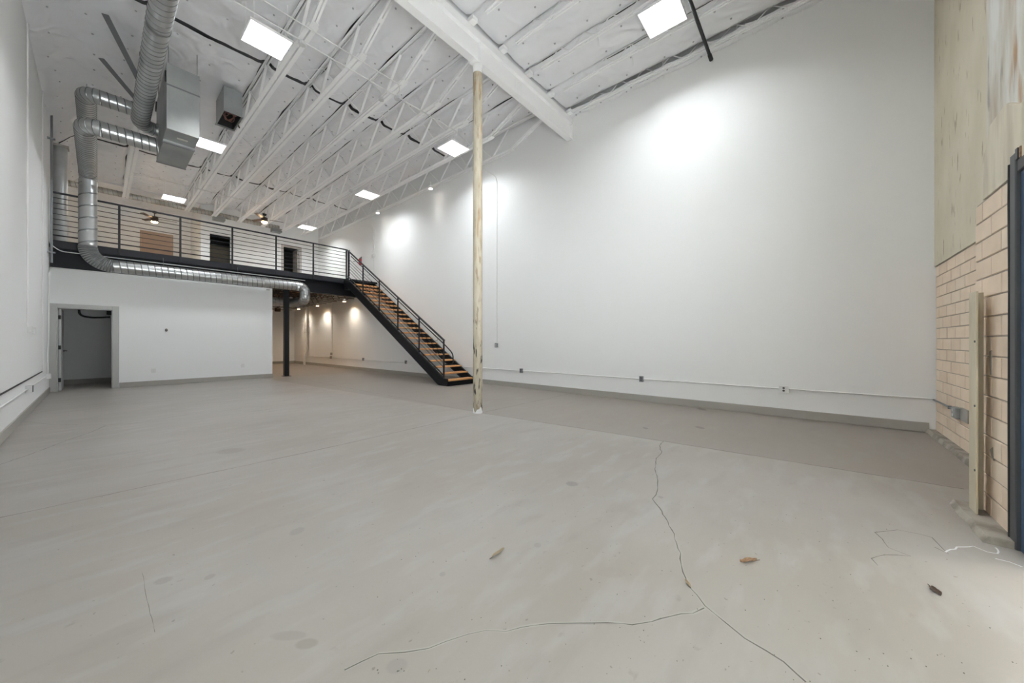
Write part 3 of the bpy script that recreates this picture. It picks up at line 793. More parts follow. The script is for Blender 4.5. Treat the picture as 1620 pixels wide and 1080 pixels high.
obj('drop_stub', MB().tube([(4.84,VY,HZ-.22),(4.84,VY,HZ-.30)], RH, 32, False), M['galv'], rd)
obj('elbow', MB().elbow((4.84,VY+.20,HZ-.30), RH, .20, (0,-1,0), (0,0,-1), 4), M['galv'], rd)
obj('spiral_section', MB().spiral((4.84,VY+.20,HZ-.50),(4.84,VY+.9,HZ-.50), RH, .11), M['galv'], rd)
obj('elbow', MB().elbow((4.84-.3,VY+.9,HZ-.50), RH, .3, (1,0,0), (0,1,0), 5), M['galv'], rd)
obj('spiral_section', MB().spiral((4.54,VY+1.2,HZ-.50),(3.95,VY+1.2,HZ-.50), RH, .13), M['duct2'], rd)
for x in (1.2, 2.9):
    obj('hanger_strap', MB().tube([(x,VY+.01,HZ+RH),(x,VY+.12,3.62)], .005, 6), M['greybar'], rd)
# second return, higher
UZ, UY = 6.44, 11.55
ud = thing('upper_return_duct', (RX, UY, UZ), 'spiral duct with a rounded elbow hung above the dropping duct', 'duct')
obj('spiral_section', MB().spiral((.555,UY,UZ),(RX+Rb,UY,UZ), RR, .12), M['galv'], ud)
obj('elbow', MB().elbow((RX+Rb,UY+Rb,UZ), RR, Rb, (0,-1,0), (-1,0,0), 5), M['galv'], ud)
obj('spiral_section', MB().spiral((RX,UY+Rb,UZ),(RX,18.6,UZ), RR, .11), M['galv'], ud)
obj('end_cap', MB().tube([(RX,18.6,UZ),(RX,18.63,UZ)], RR, 32), M['galv'], ud)
for y_ in (12.4, 16.0): obj('hanger_strap', MB().tube([(RX,y_,UZ+RR),(RX,y_,7.03)], .004, 6), M['greybar'], ud)
# riser at the mezzanine left end
rs = thing('riser_duct', (-.63, 14.8, ZD), 'plain round riser duct standing on the mezzanine in the left corner', 'duct')
obj('pipe', MB().tube([(-.63,14.8,ZD),(-.63,14.8,6.25)], .12, 28), M['galv'], rs)
obj('top_frame', MB().box(-.77,-.49,14.66,14.94,6.25,6.30), M['duct2'], rs)
# small open box with coiled cable
q0, q1, qy0, qy1, qz = 1.83, 2.17, 10.05, 10.85, 6.44
sb = thing('open_duct_box', (2.0, 10.4, qz), 'small open bottomed galvanised duct box with coiled cable inside', 'duct box')
mb = MB(); mb.box(q0,q0+.012,qy0,qy1,qz,7.0); mb.box(q1-.012,q1,qy0,qy1,qz,7.0); mb.box(q0+.012,q1-.012,qy0,qy0+.012,qz,7.0); mb.box(q0+.012,q1-.012,qy1-.012,qy1,qz,7.0)
obj('shell', mb, M['galvd'], sb)
mb = MB(); mb.box(q0+.013,q1-.013,qy0+.013,qy0+.03,qz+.02,6.98); mb.box(q0+.013,q1-.013,qy1-.03,qy1-.013,qz+.02,6.98); mb.box(q0+.013,q0+.03,qy0+.03,qy1-.03,qz+.02,6.98); mb.box(q1-.03,q1-.013,qy0+.03,qy1-.03,qz+.02,6.98); mb.box(q0+.02,q1-.02,qy0+.02,qy1-.02,6.90,6.98)
obj('black_liner', mb, M['rubber'], sb)
mb = MB()
for (x0_,x1_,y0_,y1_) in ((q0-.015,q1+.015,qy0-.015,qy0+.005),(q0-.015,q1+.015,qy1-.005,qy1+.015),(q0-.015,q0+.005,qy0+.005,qy1-.005),(q1-.005,q1+.015,qy0+.005,qy1-.005)): mb.box(x0_,x1_,y0_,y1_,qz-.01,qz+.012)
obj('flange', mb, M['galvd'], sb)
pts = []
for i in range(90):
    a = i*.33; r_ = .11+.03*math.sin(i*.41); pts.append((2.0+r_*math.cos(a)*.9, 10.40+r_*1.7*math.sin(a+.3*math.sin(i*.2)), qz+.10+.05*math.sin(i*.7)))
obj('cable_coil', MB().tube(pts, .007, 6), M['copper'], sb)
obj('latch', MB().bar((q1+.01,10.5,qz+.03),(q1+.05,10.55,qz-.03), .02,.02), M['rubber'], sb)
# steel diagonal struts above the ducts
for (a, b, lb_) in (((.08,9.35,6.93),(.60,10.55,6.50),'long bare grey steel strut slanting behind the large duct, nearer the beam'), ((.04,10.62,6.80),(.72,11.5,6.45),'shorter bare grey steel strut slanting above the upper duct elbow')):
    o = tag(obj('steel_strut', MB().bar(a, b, .09, .01), M['greybar']), lb_, 'strut', 'bare steel struts')
# rear ducts passing through the far joists
fd = thing('far_roof_duct', (3.5, 19.2, 6.6), 'brownish grey round duct crossing between the far roof joists', 'duct')
xs_ = [XL+.05]+JX[:-1]+[6.9]
obj('spiral_section', MB().spiral((XL+.05,19.2,6.62),(5.55,19.2,6.62), .10, .12), M['duct2'], fd)
for x in (3.35, 5.45):
    g = thing('air_grille', (x, 19.1, 6.4), 'grey louvred grille under the far duct above the '+('dim open' if x < 4 else 'pale cased')+' doorway', 'grille', 'air grilles below the far duct')
    obj('box', MB().bbox(x-.22,x+.16,18.95,19.3,6.36,6.52,.006), M['galvd'], g)
    for k in range(5): obj('louvre', MB().bar((x-.20,18.945,6.385+k*.026),(x+.14,18.945,6.385+k*.026), .012,.006), M['greybar'], g)

# ------------------------------------------------------------------ black sprinkler pipe and roof conduits
bp_ = thing('black_pipe', (6, 1.42, 6.45), 'black iron pipe ending at the long white wall below the slim joists', 'pipe')
obj('pipe', MB().tube([(2.0,1.42,6.47),(7.30,1.42,6.45)], .027, 14), M['rubber'], bp_)
obj('coupling', MB().tube([(7.20,1.42,6.45),(7.34,1.42,6.45)], .034, 14), M['rubber'], bp_)
obj('white_stub', MB().tube([(7.33,1.42,6.45),(7.40,1.42,6.45)], .022, 12), M['cond'], bp_)
for x in (3.0, 5.2): obj('hanger', MB().tube([(x,1.42,6.49),(x,1.42,6.72)], .004, 5), M['rubber'], bp_)
def conduit(name, pts, label, group=None, r=.011, R=.07, m_='cond', cat='conduit'):
    return tag(obj(name, MB().tube(fillet(pts, R), r, 8), M[m_]), label, cat, group)
conduit('roof_conduit', [(.9,6.34,6.425),(3.95,6.34,6.425),(4.05,6.5,6.425),(4.06,6.62,6.43)], 'thin white conduit strapped across the joist ends near the beam')
conduit('roof_conduit', [(1.0,6.70,6.425),(5.72,6.68,6.425)], 'thin white conduit crossing under the joists between ceiling boxes')
conduit('roof_conduit', [(.7,15.88,6.425),(4.05,15.85,6.425)], 'thin white conduit crossing under the joists above the mezzanine')
conduit('roof_conduit', [(3.90,6.75,6.425),(3.92,16.0,6.425)], 'thin white conduit running along the joist beside the ceiling boxes')
conduit('roof_conduit', [(5.70,6.75,6.425),(5.71,14.0,6.425)], 'thin white conduit running along a joist toward the mezzanine')
def jbox(x, y, z, label, s=.055, grp=None):
    t = thing('ceiling_box', (x, y, z), label, 'junction box', grp)
    vs = [(x+s*math.cos(a), y+s*math.sin(a)) for a in [PI/8+PI/4*i for i in range(8)]]
    obj('octagon_box', MB().prism(vs, 'z', z, z+.05), M['obox'], t); obj('cover', MB().prism([(x+(s+.004)*math.cos(a), y+(s+.004)*math.sin(a)) for a in [PI/8+PI/4*i for i in range(8)]], 'z', z-.006, z), M['obox'], t)
M['obox'] = mat('pale_grey_box', (.62,.62,.62), .5, .2)
for (x, y, lb_) in ((3.90,6.97,'on the fifth joist from the long wall, mezzanine side of its twin'),(4.10,6.69,'on the fifth joist from the long wall, beam side of its twin'),(2.29,6.71,'beside the LED panel by the large duct'),(5.74,6.56,'next to the LED panel by the pole'),(5.60,12.0,'next to the LED panel over the stair')): jbox(x, y, 6.375, 'grey octagonal box '+lb_, .052, 'octagonal ceiling boxes')

# ------------------------------------------------------------------ mezzanine platform
mz = thing('mezzanine_platform', (3, 16, ZD), 'black steel framed mezzanine platform spanning the far end', 'platform')
obj('deck', MB().box(XL+.006, XR-.006, 14.22, YE-.006, 3.62, ZD-.006), M['deckwood'], mz)
M['bounce_sheet'] = mat('added_bounce_sheet', (.46,.43,.39), .6)
obj('added_deck_sheet', MB().box(XL+.006, XR-.006, 14.22, YE-.006, ZD-.006, ZD-.002), M['bounce_sheet'], mz)  # unseen pale sheet added over the wood deck to brighten the upper level
obj('edge_channel', MB().bbox(XL+.006, 6.44, 14.17, 14.22, 3.56, ZD-.002, .004), M['rail'], mz)
A_, B_ = XL+.006, XR-.006
mb = MB(); mb.box(A_, B_, 14.45, 14.47, 3.12, 3.60); mb.box(A_, B_, 14.36, 14.56, 3.095, 3.12); mb.box(A_, B_, 14.36, 14.56, 3.60, 3.62)
obj('front_beam', mb, M['black'], mz)
# underside open-web joists running across
mbj = MB(); x0_, x1_ = 3.95, XR-.02
mbj.box(x0_, x1_, -.03, .03, 3.14, 3.165); mbj.box(x0_, x1_, -.03, .03, 3.585, 3.61)
x = x0_+.05; k = 0
while x+.5 < x1_:
    mbj.bar((x,0,3.16),(x+.25,0,3.59), .022,.022); mbj.bar((x+.25,0,3.59),(x+.5,0,3.16), .022,.022); x += .5
me_j = mbj.mesh('floor_joist', M['joistbrown'])
y = 14.95
while y < YE-.2:
    inst('floor_joist', me_j, (0, y, 0), mz); y += .58

sc_ = thing('steel_column', (4.40, 14.10, 0), 'black square steel column under the mezzanine edge', 'column')
obj('shaft', MB().bbox(4.325,4.475,14.36,14.51,.012,3.095,.006), M['black'], sc_)
obj('base_plate', MB().bbox(4.28,4.52,14.31,14.56,0,.014,.003), M['black'], sc_)
for sx in (-.1,.1):
    for sy in (-.1,.1): obj('anchor_bolt', MB().cyl((4.40+sx,14.435+sy,.014), .012, .02, 'z', 6), M['galvd'], sc_)
WL[sc_.name] = Vector((4.40,14.10,0))

# guardrail
gr = thing('guardrail', (3, 14.2, ZD), 'black steel guardrail with horizontal bars along the mezzanine edge', 'railing')
PXS = [-.745, .37, 1.57, 2.79, 4.0, 5.2, 6.42]
me_p = MB().bbox(-.022,.022,-.022,.022,0,1.32,.003).mesh('post', M['rail'])
for x in PXS: inst('post', me_p, (x,14.146,3.58), gr)
obj('top_rail', MB().bbox(-.76,6.46,14.12,14.17,4.885,4.925,.004), M['rail'], gr)
obj('bottom_rail', MB().bbox(-.745,6.42,14.131,14.161,3.845,3.875,.003), M['rail'], gr)
for z in (4.780,4.650,4.518,4.386,4.256,4.124,3.993):
    obj('rail_bar', MB().tube([(-.745,14.146,z),(6.42,14.146,z)], .0095, 8), M['rail'], gr)
obj('post', MB().bbox(6.50,6.53,14.08,14.11,3.86,4.90,.003), M['rail'], gr)
obj('bottom_link', MB().box(6.44,6.53,14.09,14.15,3.85,3.875), M['rail'], gr)

# ------------------------------------------------------------------ staircase
SXN, SXF = 6.33, 7.34
st = thing('staircase', (6.85, 7.7, 0), 'straight open riser stair with black steel stringers and wooden treads', 'staircase')
RUN, RISE, NY0, NZ0, NT = .2925, .1728, 7.70, .175, 20
me_t = MB().bbox(SXN+.02, SXF-.03, 0, .285, -.042, 0, .008).mesh('tread', M['tread'])
for i in range(NT): inst('tread', me_t, (0, NY0+RUN*i, NZ0+RISE*i), st)
sl = RISE/RUN
def stringer(x0, x1):
    yt = 13.95
    ztop = lambda y: .185+sl*(y-7.86); zbot = lambda y: .185+sl*(y-7.86)-.345
    ya = 7.74; yb = 7.86+(.345-.185)/sl
    poly = [(ya,0),(yb,0),(13.95,zbot(13.95)),(14.15,zbot(14.0)),(14.15,ztop(13.80)),(13.80,ztop(13.80)),(7.86,.20),(ya,.20)]
    mb = MB().prism(poly, 'x', x0, x1)
    return mb
obj('stringer', stringer(SXN-.012, SXN+.012), M['black'], st)
obj('stringer', stringer(SXF-.012, SXF+.012), M['black'], st)
for x in (SXN, SXF):
    mb = MB()
    s_ = -1 if x == SXN else -1
    for dzz in (0, -.33):
        mb.bar((x+s_*.02, 7.86 if dzz == 0 else 8.12, (.195 if dzz == 0 else .195+sl*.26)+dzz), (x+s_*.02, 13.85, .195+sl*(13.85-7.86)+dzz), .05, .014)
    obj('stringer_flange', mb, M['rail'], st)
obj('landing_plate', MB().box(6.345, XR-.006, 13.52, 14.165, 3.60, 3.66), M['black'], st)
obj('landing_channel', MB().box(6.345, XR-.07, 13.95, 14.165, 3.30, 3.60), M['black'], st)
obj('foot_plate', MB().box(SXN+.01, SXF, 7.74, 7.76, 0, .13), M['black'], st)
for i in range(NT):
    y = NY0+RUN*i; z = NZ0+RISE*i
    if i % 1 == 0:
        inst('tread_carrier', MB().box(SXN+.012, SXN+.05, .02,.27,-.055,-.042).box(SXF-.05, SXF-.012, .02,.27,-.055,-.042).mesh('tread_carrier', M['black']) if i == 0 else bpy.data.meshes['tread_carrier'], (0,y,z), st)
top = lambda y: 1.29+.5955*(y-7.92)
GX = SXN
for y in (7.92, 9.10, 10.27, 11.44, 12.60, 13.78):
    obj('guard_post', MB().bbox(GX-.02,GX+.02,y-.02,y+.02, max(.18,.17+sl*(y-7.86)-.05), top(y)-.01, .003), M['rail'], st)
obj('top_rail', MB().bar((GX,7.90,top(7.90)),(GX,13.80,top(13.80)), .05,.035), M['rail'], st)
obj('top_rail', MB().bar((GX,13.78,top(13.78)),(6.42,14.14,4.905), .05,.035), M['rail'], st)
obj('bottom_rail', MB().bar((GX,7.92,top(7.92)-1.0),(GX,13.78,top(13.78)-1.0), .03,.03), M['rail'], st)
for k in range(5):
    o_ = -.30-.118*k
    obj('rail_bar', MB().tube([(GX,7.92,top(7.92)+o_),(GX,13.78,top(13.78)+o_)], .0085, 8), M['rail'], st)
hx = GX+.085; ho = -.17
hr = obj('handrail', MB().tube(fillet([(hx,13.72,top(13.72)+ho),(hx,8.0,top(8.0)+ho),(hx,7.70,top(7.70)+ho-.02),(hx,7.62,top(7.62)+ho-.08),(hx,7.62,.66),(hx,7.72,.60),(hx-.05,7.90,.60)], .07, 5), .017, 10), M['rail'], st)
for y in (8.3, 9.8, 11.2, 12.3, 13.4):
    obj('bracket', MB().tube([(GX,y,top(y)+ho-.07),(hx,y,top(y)+ho-.06),(hx,y,top(y)+ho)], .006, 6), M['rail'], hr)

# ------------------------------------------------------------------ upper rooms
ur = thing('wall_upper', (5, YM, ZD), 'white wall of the upper rooms behind the mezzanine rail', None, None, 'structure')
D2, D3 = (3.08,3.79), (5.83,6.52)
UXL = 2.79
mb = MB(); mb.box(UXL,D2[0],YM,YM+.14,ZD,7.12); mb.box(D2[0],D2[1],YM,YM+.14,5.86,7.12); mb.box(D2[1],D3[0],YM,YM+.14,ZD,7.12); mb.box(D3[0],D3[1],YM,YM+.14,5.86,7.12); mb.box(D3[1],XR,YM,YM+.14,ZD,7.12)
obj('plaster_face', mb, M['wall'], ur)
obj('return_face', MB().box(UXL,UXL+.14,YM+.14,22.0,ZD,7.12), M['wall'], ur)
obj('recess_face', MB().box(XL,UXL,22.0,22.1,ZD,7.12), M['wall'], ur)
obj('recess_soffit', MB().box(XL,UXL+.14,YM,22.1,7.0,7.1), M['insul'], ur)
td = thing('door_3', (1.7, 22.0, ZD), 'plain tan door in the recessed upper wall', None, None, 'structure')
obj('door_leaf', MB().bbox(1.24,2.14,21.96,22.0,ZD,5.98,.004), M['tan'], td); obj('frame', MB().box(1.17,1.24,21.955,22.0,ZD,6.04).box(2.14,2.20,21.955,22.0,ZD,6.04).box(1.24,2.14,21.955,22.0,5.98,6.04), M['tan'], td)
obj('lever_handle', MB().tube(fillet([(1.32,21.96,4.75),(1.32,21.92,4.75),(1.42,21.92,4.75)],.02), .01, 8), M['dev'], td)
d4 = thing('door_4', (3.4, YM, ZD), 'open doorway into a dim olive upper room', None, None, 'structure')
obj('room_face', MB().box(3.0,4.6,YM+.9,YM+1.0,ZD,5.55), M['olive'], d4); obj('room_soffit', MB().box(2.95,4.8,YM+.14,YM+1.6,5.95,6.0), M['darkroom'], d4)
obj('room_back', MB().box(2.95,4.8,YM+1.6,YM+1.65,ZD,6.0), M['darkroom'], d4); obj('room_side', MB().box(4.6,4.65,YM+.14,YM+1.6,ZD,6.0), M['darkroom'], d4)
for z in (4.2, 5.5): obj('hinge', MB().box(D2[0]-.004,D2[0]+.012,YM-.012,YM,z-.05,z+.05), M['wdev'], d4)
d5 = thing('door_5', (6.2, YM, ZD), 'upper doorway with pale casing and door ajar onto a dark room', None, None, 'structure')
mk = mat('pale_brown_casing', (.40,.36,.33), .5)
obj('side_casing', MB().bbox(D3[0]-.10,D3[0],YM-.02,YM,ZD,5.96,.003), mk, d5); obj('side_casing', MB().bbox(D3[1],D3[1]+.10,YM-.02,YM,ZD,5.96,.003), mk, d5); obj('head_casing', MB().bbox(D3[0],D3[1],YM-.02,YM,5.86,5.96,.003), mk, d5)
lf = obj('door_leaf', MB().bbox(D3[1]-.05,D3[1]-.01,YM+.13,YM+.75,ZD+.01,5.85,.003), mk, d5)
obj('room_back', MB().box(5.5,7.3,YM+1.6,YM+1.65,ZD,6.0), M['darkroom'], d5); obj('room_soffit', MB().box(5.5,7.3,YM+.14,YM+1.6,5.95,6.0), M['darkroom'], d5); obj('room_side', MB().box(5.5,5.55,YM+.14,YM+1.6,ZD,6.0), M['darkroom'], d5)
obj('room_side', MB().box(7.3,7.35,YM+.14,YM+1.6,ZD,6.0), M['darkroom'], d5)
for z in (4.0, 5.6): obj('hinge', MB().box(D3[1]-.012,D3[1]+.004,YM+.10,YM+.13,z-.05,z+.05), M['rubber'], lf)

# ceiling fans
def fan(x, y, zc, zm, label, lit, rot, group=None):
    t = thing('ceiling_fan', (x, y, zm), label, 'fan', group)
    obj('canopy', MB().tube([(x,y,zc-.07),(x,y,zc)], .075, 20, radii=[.06,.075]), M['rubber'], t)
    obj('downrod', MB().tube([(x,y,zm+.08),(x,y,zc-.06)], .013, 8), M['rubber'], t)
    mo = obj('motor', MB().tube([(x,y,zm-.09),(x,y,zm-.07),(x,y,zm+.07),(x,y,zm+.09)], .1, 24, radii=[.095,.115,.115,.06]), M['fan'], t)
    for k in range(3):
        a = rot+k*2*PI/3; ca, sa = math.cos(a), math.sin(a)
        def P(r, wd, dz): return (x+ca*r-sa*wd, y+sa*r+ca*wd, zm+.02+dz)
        vs = []
        for (r, wd) in ((.16,.045),(.26,.062),(.62,.07),(.66,.055)):
            for (s_, d_) in ((-1,-.012),(1,.012)):
                for h_ in (-.004,.004): vs.append(P(r, s_*wd, d_+h_))
        fs = []
        for i in range(3):
            b = i*4
            fs += [(b,b+4,b+6,b+2),(b+1,b+3,b+7,b+5),(b,b+1,b+5,b+4),(b+2,b+6,b+7,b+3)]
        fs += [(0,2,3,1),(12,13,15,14)]
        bl_ = obj('blade', MB()._add(vs, fs), M['blade'], t)
        obj('blade_iron', MB().bar(P(.09,0,-.008),P(.22,0,-.008), .03,.008), M['fan'], bl_)
    if lit:
        obj('light_bowl', MB().tube([(x,y,zm-.15),(x,y,zm-.135),(x,y,zm-.09)], .09, 24, radii=[.07,.09,.095]), M['warm'], t)
        ld = bpy.data.lights.new('fan_light', 'POINT'); ld.energy = 4; ld.color = (1,.80,.58); ld.shadow_soft_size = .08
        lo = bpy.data.objects.new('fan_light', ld); link(lo, t, (x,y,zm)); lo.location = (0,0,-.22)
fan(1.47, 20.1, 6.47, 6.16, 'bronze ceiling fan with a lit bowl over the upper recess beside the tan door', True, -.1)
fan(4.40, 17.0, 6.45, 6.22, 'bronze ceiling fan with a lit bowl above the middle of the mezzanine', True, -.15)
fan(5.15, 18.0, 3.12, 2.66, 'dark ceiling fan hanging under the mezzanine', False, .35)

# ------------------------------------------------------------------ right wall services
WX = XR
def wallbox(name, y, z, label, group=None, face='dev', wd=.075, hg=.115, body='box'):
    t = thing(name, (WX, y, z), label, 'outlet', group)
    obj('box', MB().bbox(WX-.05, WX, y-wd/2, y+wd/2, z-hg/2, z+hg/2, .006), M[body], t)
    fc = obj('cover_plate', MB().bbox(WX-.056, WX-.05, y-wd/2-.003, y+wd/2+.003, z-hg/2-.003, z+hg/2+.003, .002), M[body], t)
    for dz_ in (-.022,.022): obj('receptacle', MB().cyl((WX-.056, y, z+dz_), .017, -.003, 'x', 12), M[face], fc)
conduit('wall_conduit', [(WX-.013,-1.25,.466),(WX-.013,YE-.02,.466)], 'white conduit running low along the whole long wall', None, .011)
G = 'grey outlets on the long wall'
for y, lb_ in ((5.95,'just past the pole'), (2.72,'midway from the pole to the blocks')): wallbox('wall_outlet', y, .468, 'small grey outlet box on the low conduit '+lb_, G)
for u, lb_ in ((642.5,'under the lower stair flight'), (575,'under the stair top')): wallbox('wall_outlet', yat(u, WX-.02), .49, 'small grey outlet box on the low conduit '+lb_, 'grey outlets under the stair')
yv = yat(524.5, WX-.02)
wallbox('wall_outlet', yv, .65, 'upper brown outlet box at the foot of the vertical conduit under the mezzanine', None, 'dev', .12, .12, 'duct2'); wallbox('wall_outlet', yv+.06, .48, 'lower brown outlet box below its twin under the mezzanine', None, 'wdev', .12, .12, 'duct2')
wallbox('wall_outlet', .36, .46, 'white double outlet box on the low conduit near the block wall', None, 'dev', .125, .115, 'wdev')
wallbox('wall_switch', 6.86, 1.142, 'grey switch box at the end of the tall vertical conduit behind the pole', None, 'wdev', .085, .12)
conduit('wall_conduit', [(WX-.012,6.86,1.20),(WX-.012,6.86,5.94),(WX-.012,7.5,6.42)], 'thin grey conduit dropping down the long wall to the switch behind the pole', None, .010, .18, 'cond')
conduit('wall_conduit', [(WX-.012,yv-.03,.70),(WX-.012,yv-.03,3.1)], 'thin conduit dropping down the long wall under the mezzanine', None, .012, .05)
yp = yat(486, WX-.05)
for k, dy in enumerate((-.09, .13)):
    t = thing('drain_pipe', (WX-.06, yp+dy, 0), ('fat white drain pipe with an offset foot' if k == 0 else 'slim white pipe beside the fat drain pipe')+' on the wall under the mezzanine', 'pipe')
    if k == 0: obj('pipe', MB().tube(fillet([(WX-.22,yp+dy,.0),(WX-.22,yp+dy,.42),(WX-.07,yp+dy+.05,.75),(WX-.07,yp+dy+.05,3.12)],.1), .055, 16), M['cond'], t)
    else: obj('pipe', MB().tube([(WX-.05,yp+dy,.45),(WX-.05,yp+dy,3.12)], .03, 14), M['cond'], t)
    obj('clamp', MB().box(WX-.14,WX,yp+dy-.05,yp+dy+.10,1.72,1.76), M['cond'], t)
ye = 14.87
ex = thing('fire_extinguisher', (WX-.09, ye, 4.55), 'small red fire extinguisher on the long wall at the stair top', 'extinguisher')
obj('cylinder', MB().tube([(WX-.06,ye,4.54),(WX-.06,ye,4.56),(WX-.06,ye,4.79),(WX-.06,ye,4.83)], .045, 20, radii=[.038,.043,.043,.018]), M['red'], ex)
obj('valve_head', MB().tube([(WX-.06,ye,4.83),(WX-.06,ye,4.87)], .018, 12), M['rubber'], ex)
obj('handle', MB().bar((WX-.06,ye-.02,4.875),(WX-.06,ye+.08,4.90), .02,.012), M['wdev'], ex)
obj('hose', MB().tube(fillet([(WX-.06,ye,4.85),(WX-.07,ye+.08,4.83),(WX-.08,ye+.09,4.62)],.05), .009, 8), M['rubber'], ex)
obj('bracket', MB().box(WX-.02,WX,ye-.03,ye+.03,4.55,4.92), M['greybar'], ex)
y3 = 13.79
for dy in (-.06, .06): conduit('wall_conduit', [(WX-.012,y3+dy,4.86),(WX-.012,y3+dy,6.02+dy),(WX-.012,y3+1.2,6.35+dy*.5)], 'white conduit rising above the stair top, '+('nearer the pole' if dy < 0 else 'nearer the extinguisher'), 'parallel conduits above the stair', .011, .16)
wallbox('wall_box', y3-.07, 4.80, 'smaller white box at the foot of the parallel conduits, nearer the pole', 'boxes above the stair', 'wdev', .10, .11, 'wdev'); wallbox('wall_box', y3+.12, 4.80, 'larger white box at the foot of the parallel conduits, nearer the extinguisher', 'boxes above the stair', 'wdev', .12, .11, 'wdev')
conduit('wall_conduit', [(WX-.01,y3,4.74),(WX-.01,y3,3.9),(WX-.01,y3+.1,3.78)], 'thin cable dropping from the boxes to the stair top', None, .006, .05)

# ------------------------------------------------------------------ left wall services
LX = XL
def lbox(name, y, z, label, wd, hg, body, dep=.05, cat='outlet', dark=False):
    t = thing(name, (LX, y, z), label, cat)
    obj('box', MB().bbox(LX, LX+dep, y-wd/2, y+wd/2, z-hg/2, z+hg/2, .005), M[body], t)
    obj('cover_plate', MB().bbox(LX+dep, LX+dep+.006, y-wd/2+.004, y+wd/2-.004, z-hg/2+.004, z+hg/2-.004, .002), M['dev' if dark else body], t)
conduit('side_conduit', [(LX+.012,10.05,1.50),(LX+.012,10.05,6.62)], 'white vertical conduit on the left side wall ending at a switch', None, .012, .05)
lbox('side_switch', 10.2, 1.46, 'white box under the vertical conduit on the side wall', .13, .11, 'wdev', cat='switch')
lbox('thermostat', 10.98, 1.45, 'white thermostat plate beside the switch on the side wall', .12, .13, 'wdev', .03, 'thermostat')
conduit('side_conduit', [(LX+.012,2.0,.60),(LX+.012,12.4,.612)], 'black cable running low along the left side wall', None, .010, .05, 'rubber', 'cable')
conduit('side_conduit', [(LX+.014,2.0,.455),(LX+.014,13.2,.455)], 'white conduit running low along the left side wall', None, .012, .05)
lbox('side_outlet', 9.95, .46, 'dark faced outlet on the low conduit of the side wall', .10, .12, 'wdev', .07, 'outlet', True)
lbox('corner_outlet', 13.42, .45, 'white outlet box in the corner beside the doorway', .10, .12, 'wdev', .07)
conduit('side_conduit', [(LX+.013,12.5,.62),(LX+.013,12.52,3.0),(LX+.013,12.52,6.6)], 'thin white conduit rising up the corner of the side wall', None, .010, .05)
conduit('side_conduit', [(LX+.03,13.40,.52),(LX+.03,13.35,1.0),(LX+.03,13.6,1.2),(LX+.03,13.75,2.9),(LX+.03,14.2,3.065),(LX+.12,14.26,3.065),(3.4,14.262,3.065)], 'white conduit bending from the corner onto the partition top', None, .012, .10)
gp = thing('steel_pipe', (-.715, 13.7, 3.1), 'bare steel conduit rising in the corner past the mezzanine rail end', 'pipe')
obj('pipe', MB().tube([(-.715,13.75,3.12),(-.715,13.75,6.62)], .020, 12), M['box'], gp)
for z in (3.35, 6.05): obj('clamp', MB().box(-.78,-.66,13.72,13.78,z,z+.03), M['box'], gp)
conduit('deck_conduit', [(-.76,14.10,5.0),(-.76,14.10,3.62),(-.60,14.10,3.47),(4.9,14.10,3.475)], 'thin white conduit following the mezzanine edge above the duct', None, .010, .08)

# partition details
def pbox(name, x, z, label, wd, hg, body, dep=.008, cat='outlet', rec=True):
    t = thing(name, (x, YB, z), label, cat)
    obj('plate', MB().bbox(x-wd/2,x+wd/2,YB-dep,YB,z-hg/2,z+hg/2,.002), M[body], t)
    if rec:
        for dz_ in (-.02,.02): obj('receptacle', MB().bbox(x-.015,x+.015,YB-dep-.003,YB-dep,z+dz_-.013,z+dz_+.013,.002), M['wdev'], t)
pbox('partition_outlet', 1.03, .42, 'white outlet plate on the partition nearer the grey doorway', .09, .12, 'wdev')
pbox('partition_outlet', 3.10, .455, 'white outlet plate on the partition nearer the open end', .09, .12, 'wdev')
t = thing('wall_sensor', (1.287, YB, 1.58), 'small dark oval device alone on the white partition wall', 'sensor')
vs = [(1.287+.028*math.cos(a), 1.58+.045*math.sin(a)) for a in [2*PI*i/20 for i in range(20)]]
obj('body', MB().prism(vs, 'y', YB-.03, YB), M['dev'], t); obj('button', MB().cyl((1.287,YB-.03,1.588), .014, -.006, 'y', 12), M['leafp'], t)
pbox('partition_hook', 3.80, 3.03, 'small bracket at the top of the partition end', .10, .02, 'box', .05, 'bracket', False)

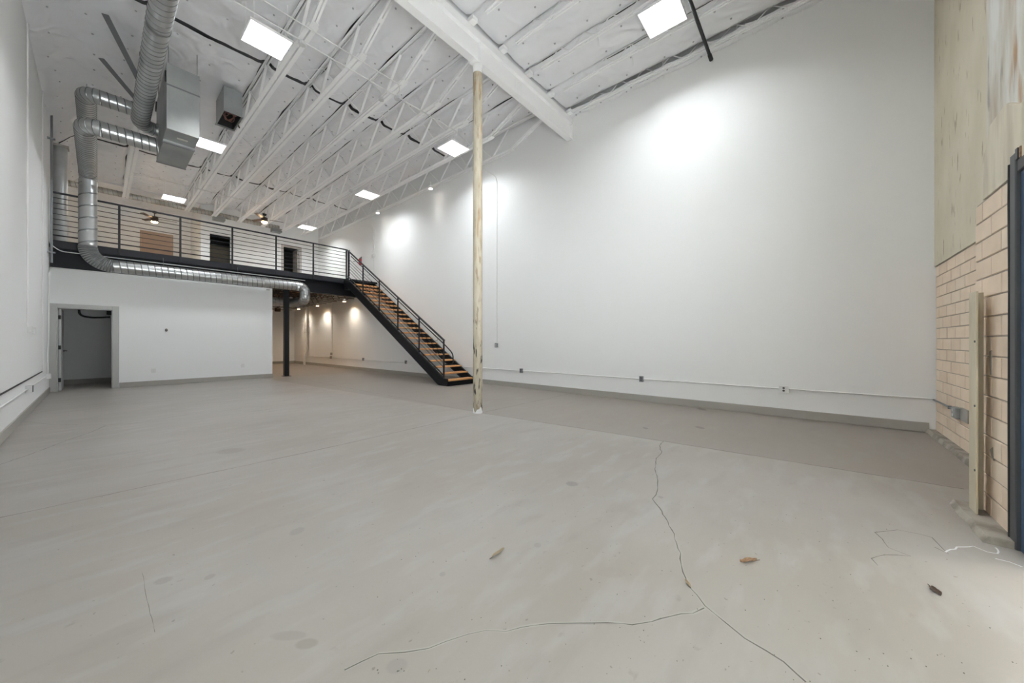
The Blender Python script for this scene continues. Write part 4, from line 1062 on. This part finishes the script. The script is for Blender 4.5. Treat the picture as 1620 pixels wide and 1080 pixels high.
# ------------------------------------------------------------------ leaves on the floor
def leaf(u, v, L, wd, ang, m_, label, curl, sd, stem=.02):
    x, y = onz(u, v); t = thing('dry_leaf', (x, y, 0), label, 'leaf')
    n, k = 12, 6; rnd = random.Random(sd); vs = []
    for i in range(n+1):
        s_ = i/n; wdt = wd*math.sin(PI*(.04+.92*s_))**.7*(1+.12*rnd.uniform(-1,1))
        for j in range(k+1):
            q = j/k*2-1
            lx = (s_-.5)*L; ly = q*wdt/2*math.cos(curl*abs(q)*.6); lz = .003+curl*.010*q*q+.004*curl*math.sin(s_*5+sd)**2
            vs.append((x+lx*math.cos(ang)-ly*math.sin(ang), y+lx*math.sin(ang)+ly*math.cos(ang), lz))
    fs = [(i*(k+1)+j, i*(k+1)+j+1, (i+1)*(k+1)+j+1, (i+1)*(k+1)+j) for i in range(n) for j in range(k)]
    o = obj('blade', MB()._add(vs, fs, True), M[m_], t)
    so = o.modifiers.new('solid', 'SOLIDIFY'); so.thickness = .0012
    e = (x+.5*L*math.cos(ang), y+.5*L*math.sin(ang)); obj('stalk', MB().tube([(e[0]-.01*math.cos(ang),e[1]-.01*math.sin(ang),.005),(e[0]+stem*math.cos(ang),e[1]+stem*math.sin(ang),.006)], .0015, 6), M['leafd'], t)
def gang(u0, v0, u1, v1):
    a, b = onz(u0, v0), onz(u1, v1); return math.atan2(b[1]-a[1], b[0]-a[0]), math.hypot(b[0]-a[0], b[1]-a[1])
a, L = gang(797,870,778,883); leaf(788, 876, L, .020, a, 'leafp', 'narrow pale dry leaf lying between the two floor cracks', 1.0, 1)
a, L = gang(1171,890,1197,887); leaf(1184, 889, L, .034, a, 'leaf', 'curled light brown dry leaf lying beyond the long crack', 1.3, 2)
a, L = gang(1489,943,1473,929); leaf(1480, 936, L, .036, a, 'leafd', 'small dark brown dry leaf lying near the street door', .7, 3)
a, L = gang(1085,921,1092,930); leaf(1088, 925, L+.01, .02, a, 'leafp', 'tiny pale leaf fragment sitting on the long floor crack', 1.0, 4, .004)
# crumbs: dark grit scattered over the concrete
mb = MB(); rnd = random.Random(21)
for i in range(230):
    u, v = rnd.uniform(560, 1640), rnd.uniform(760, 1130)
    x, y = onz(u, v)
    if y < -.7 or x > 4.2: continue
    s_ = rnd.uniform(.0007,.0022); mb.bbox(x-s_, x+s_*rnd.uniform(.6,1.8), y-s_, y+s_, 0, s_*.9, s_*.25)
g = obj('floor_grit', mb, M['crack'], floor); g['kind'] = 'stuff'
db = MB()
for i in range(16):
    x, y, s_ = rnd.uniform(3.56,3.70), rnd.uniform(-.89,-.83), rnd.uniform(.006,.016); db.bbox(x-s_,x+s_,y-s_*.7,y+s_*.7,.0,s_*1.3,s_*.3)
g = obj('door_debris', db, M['leaf'], floor); g['kind'] = 'stuff'
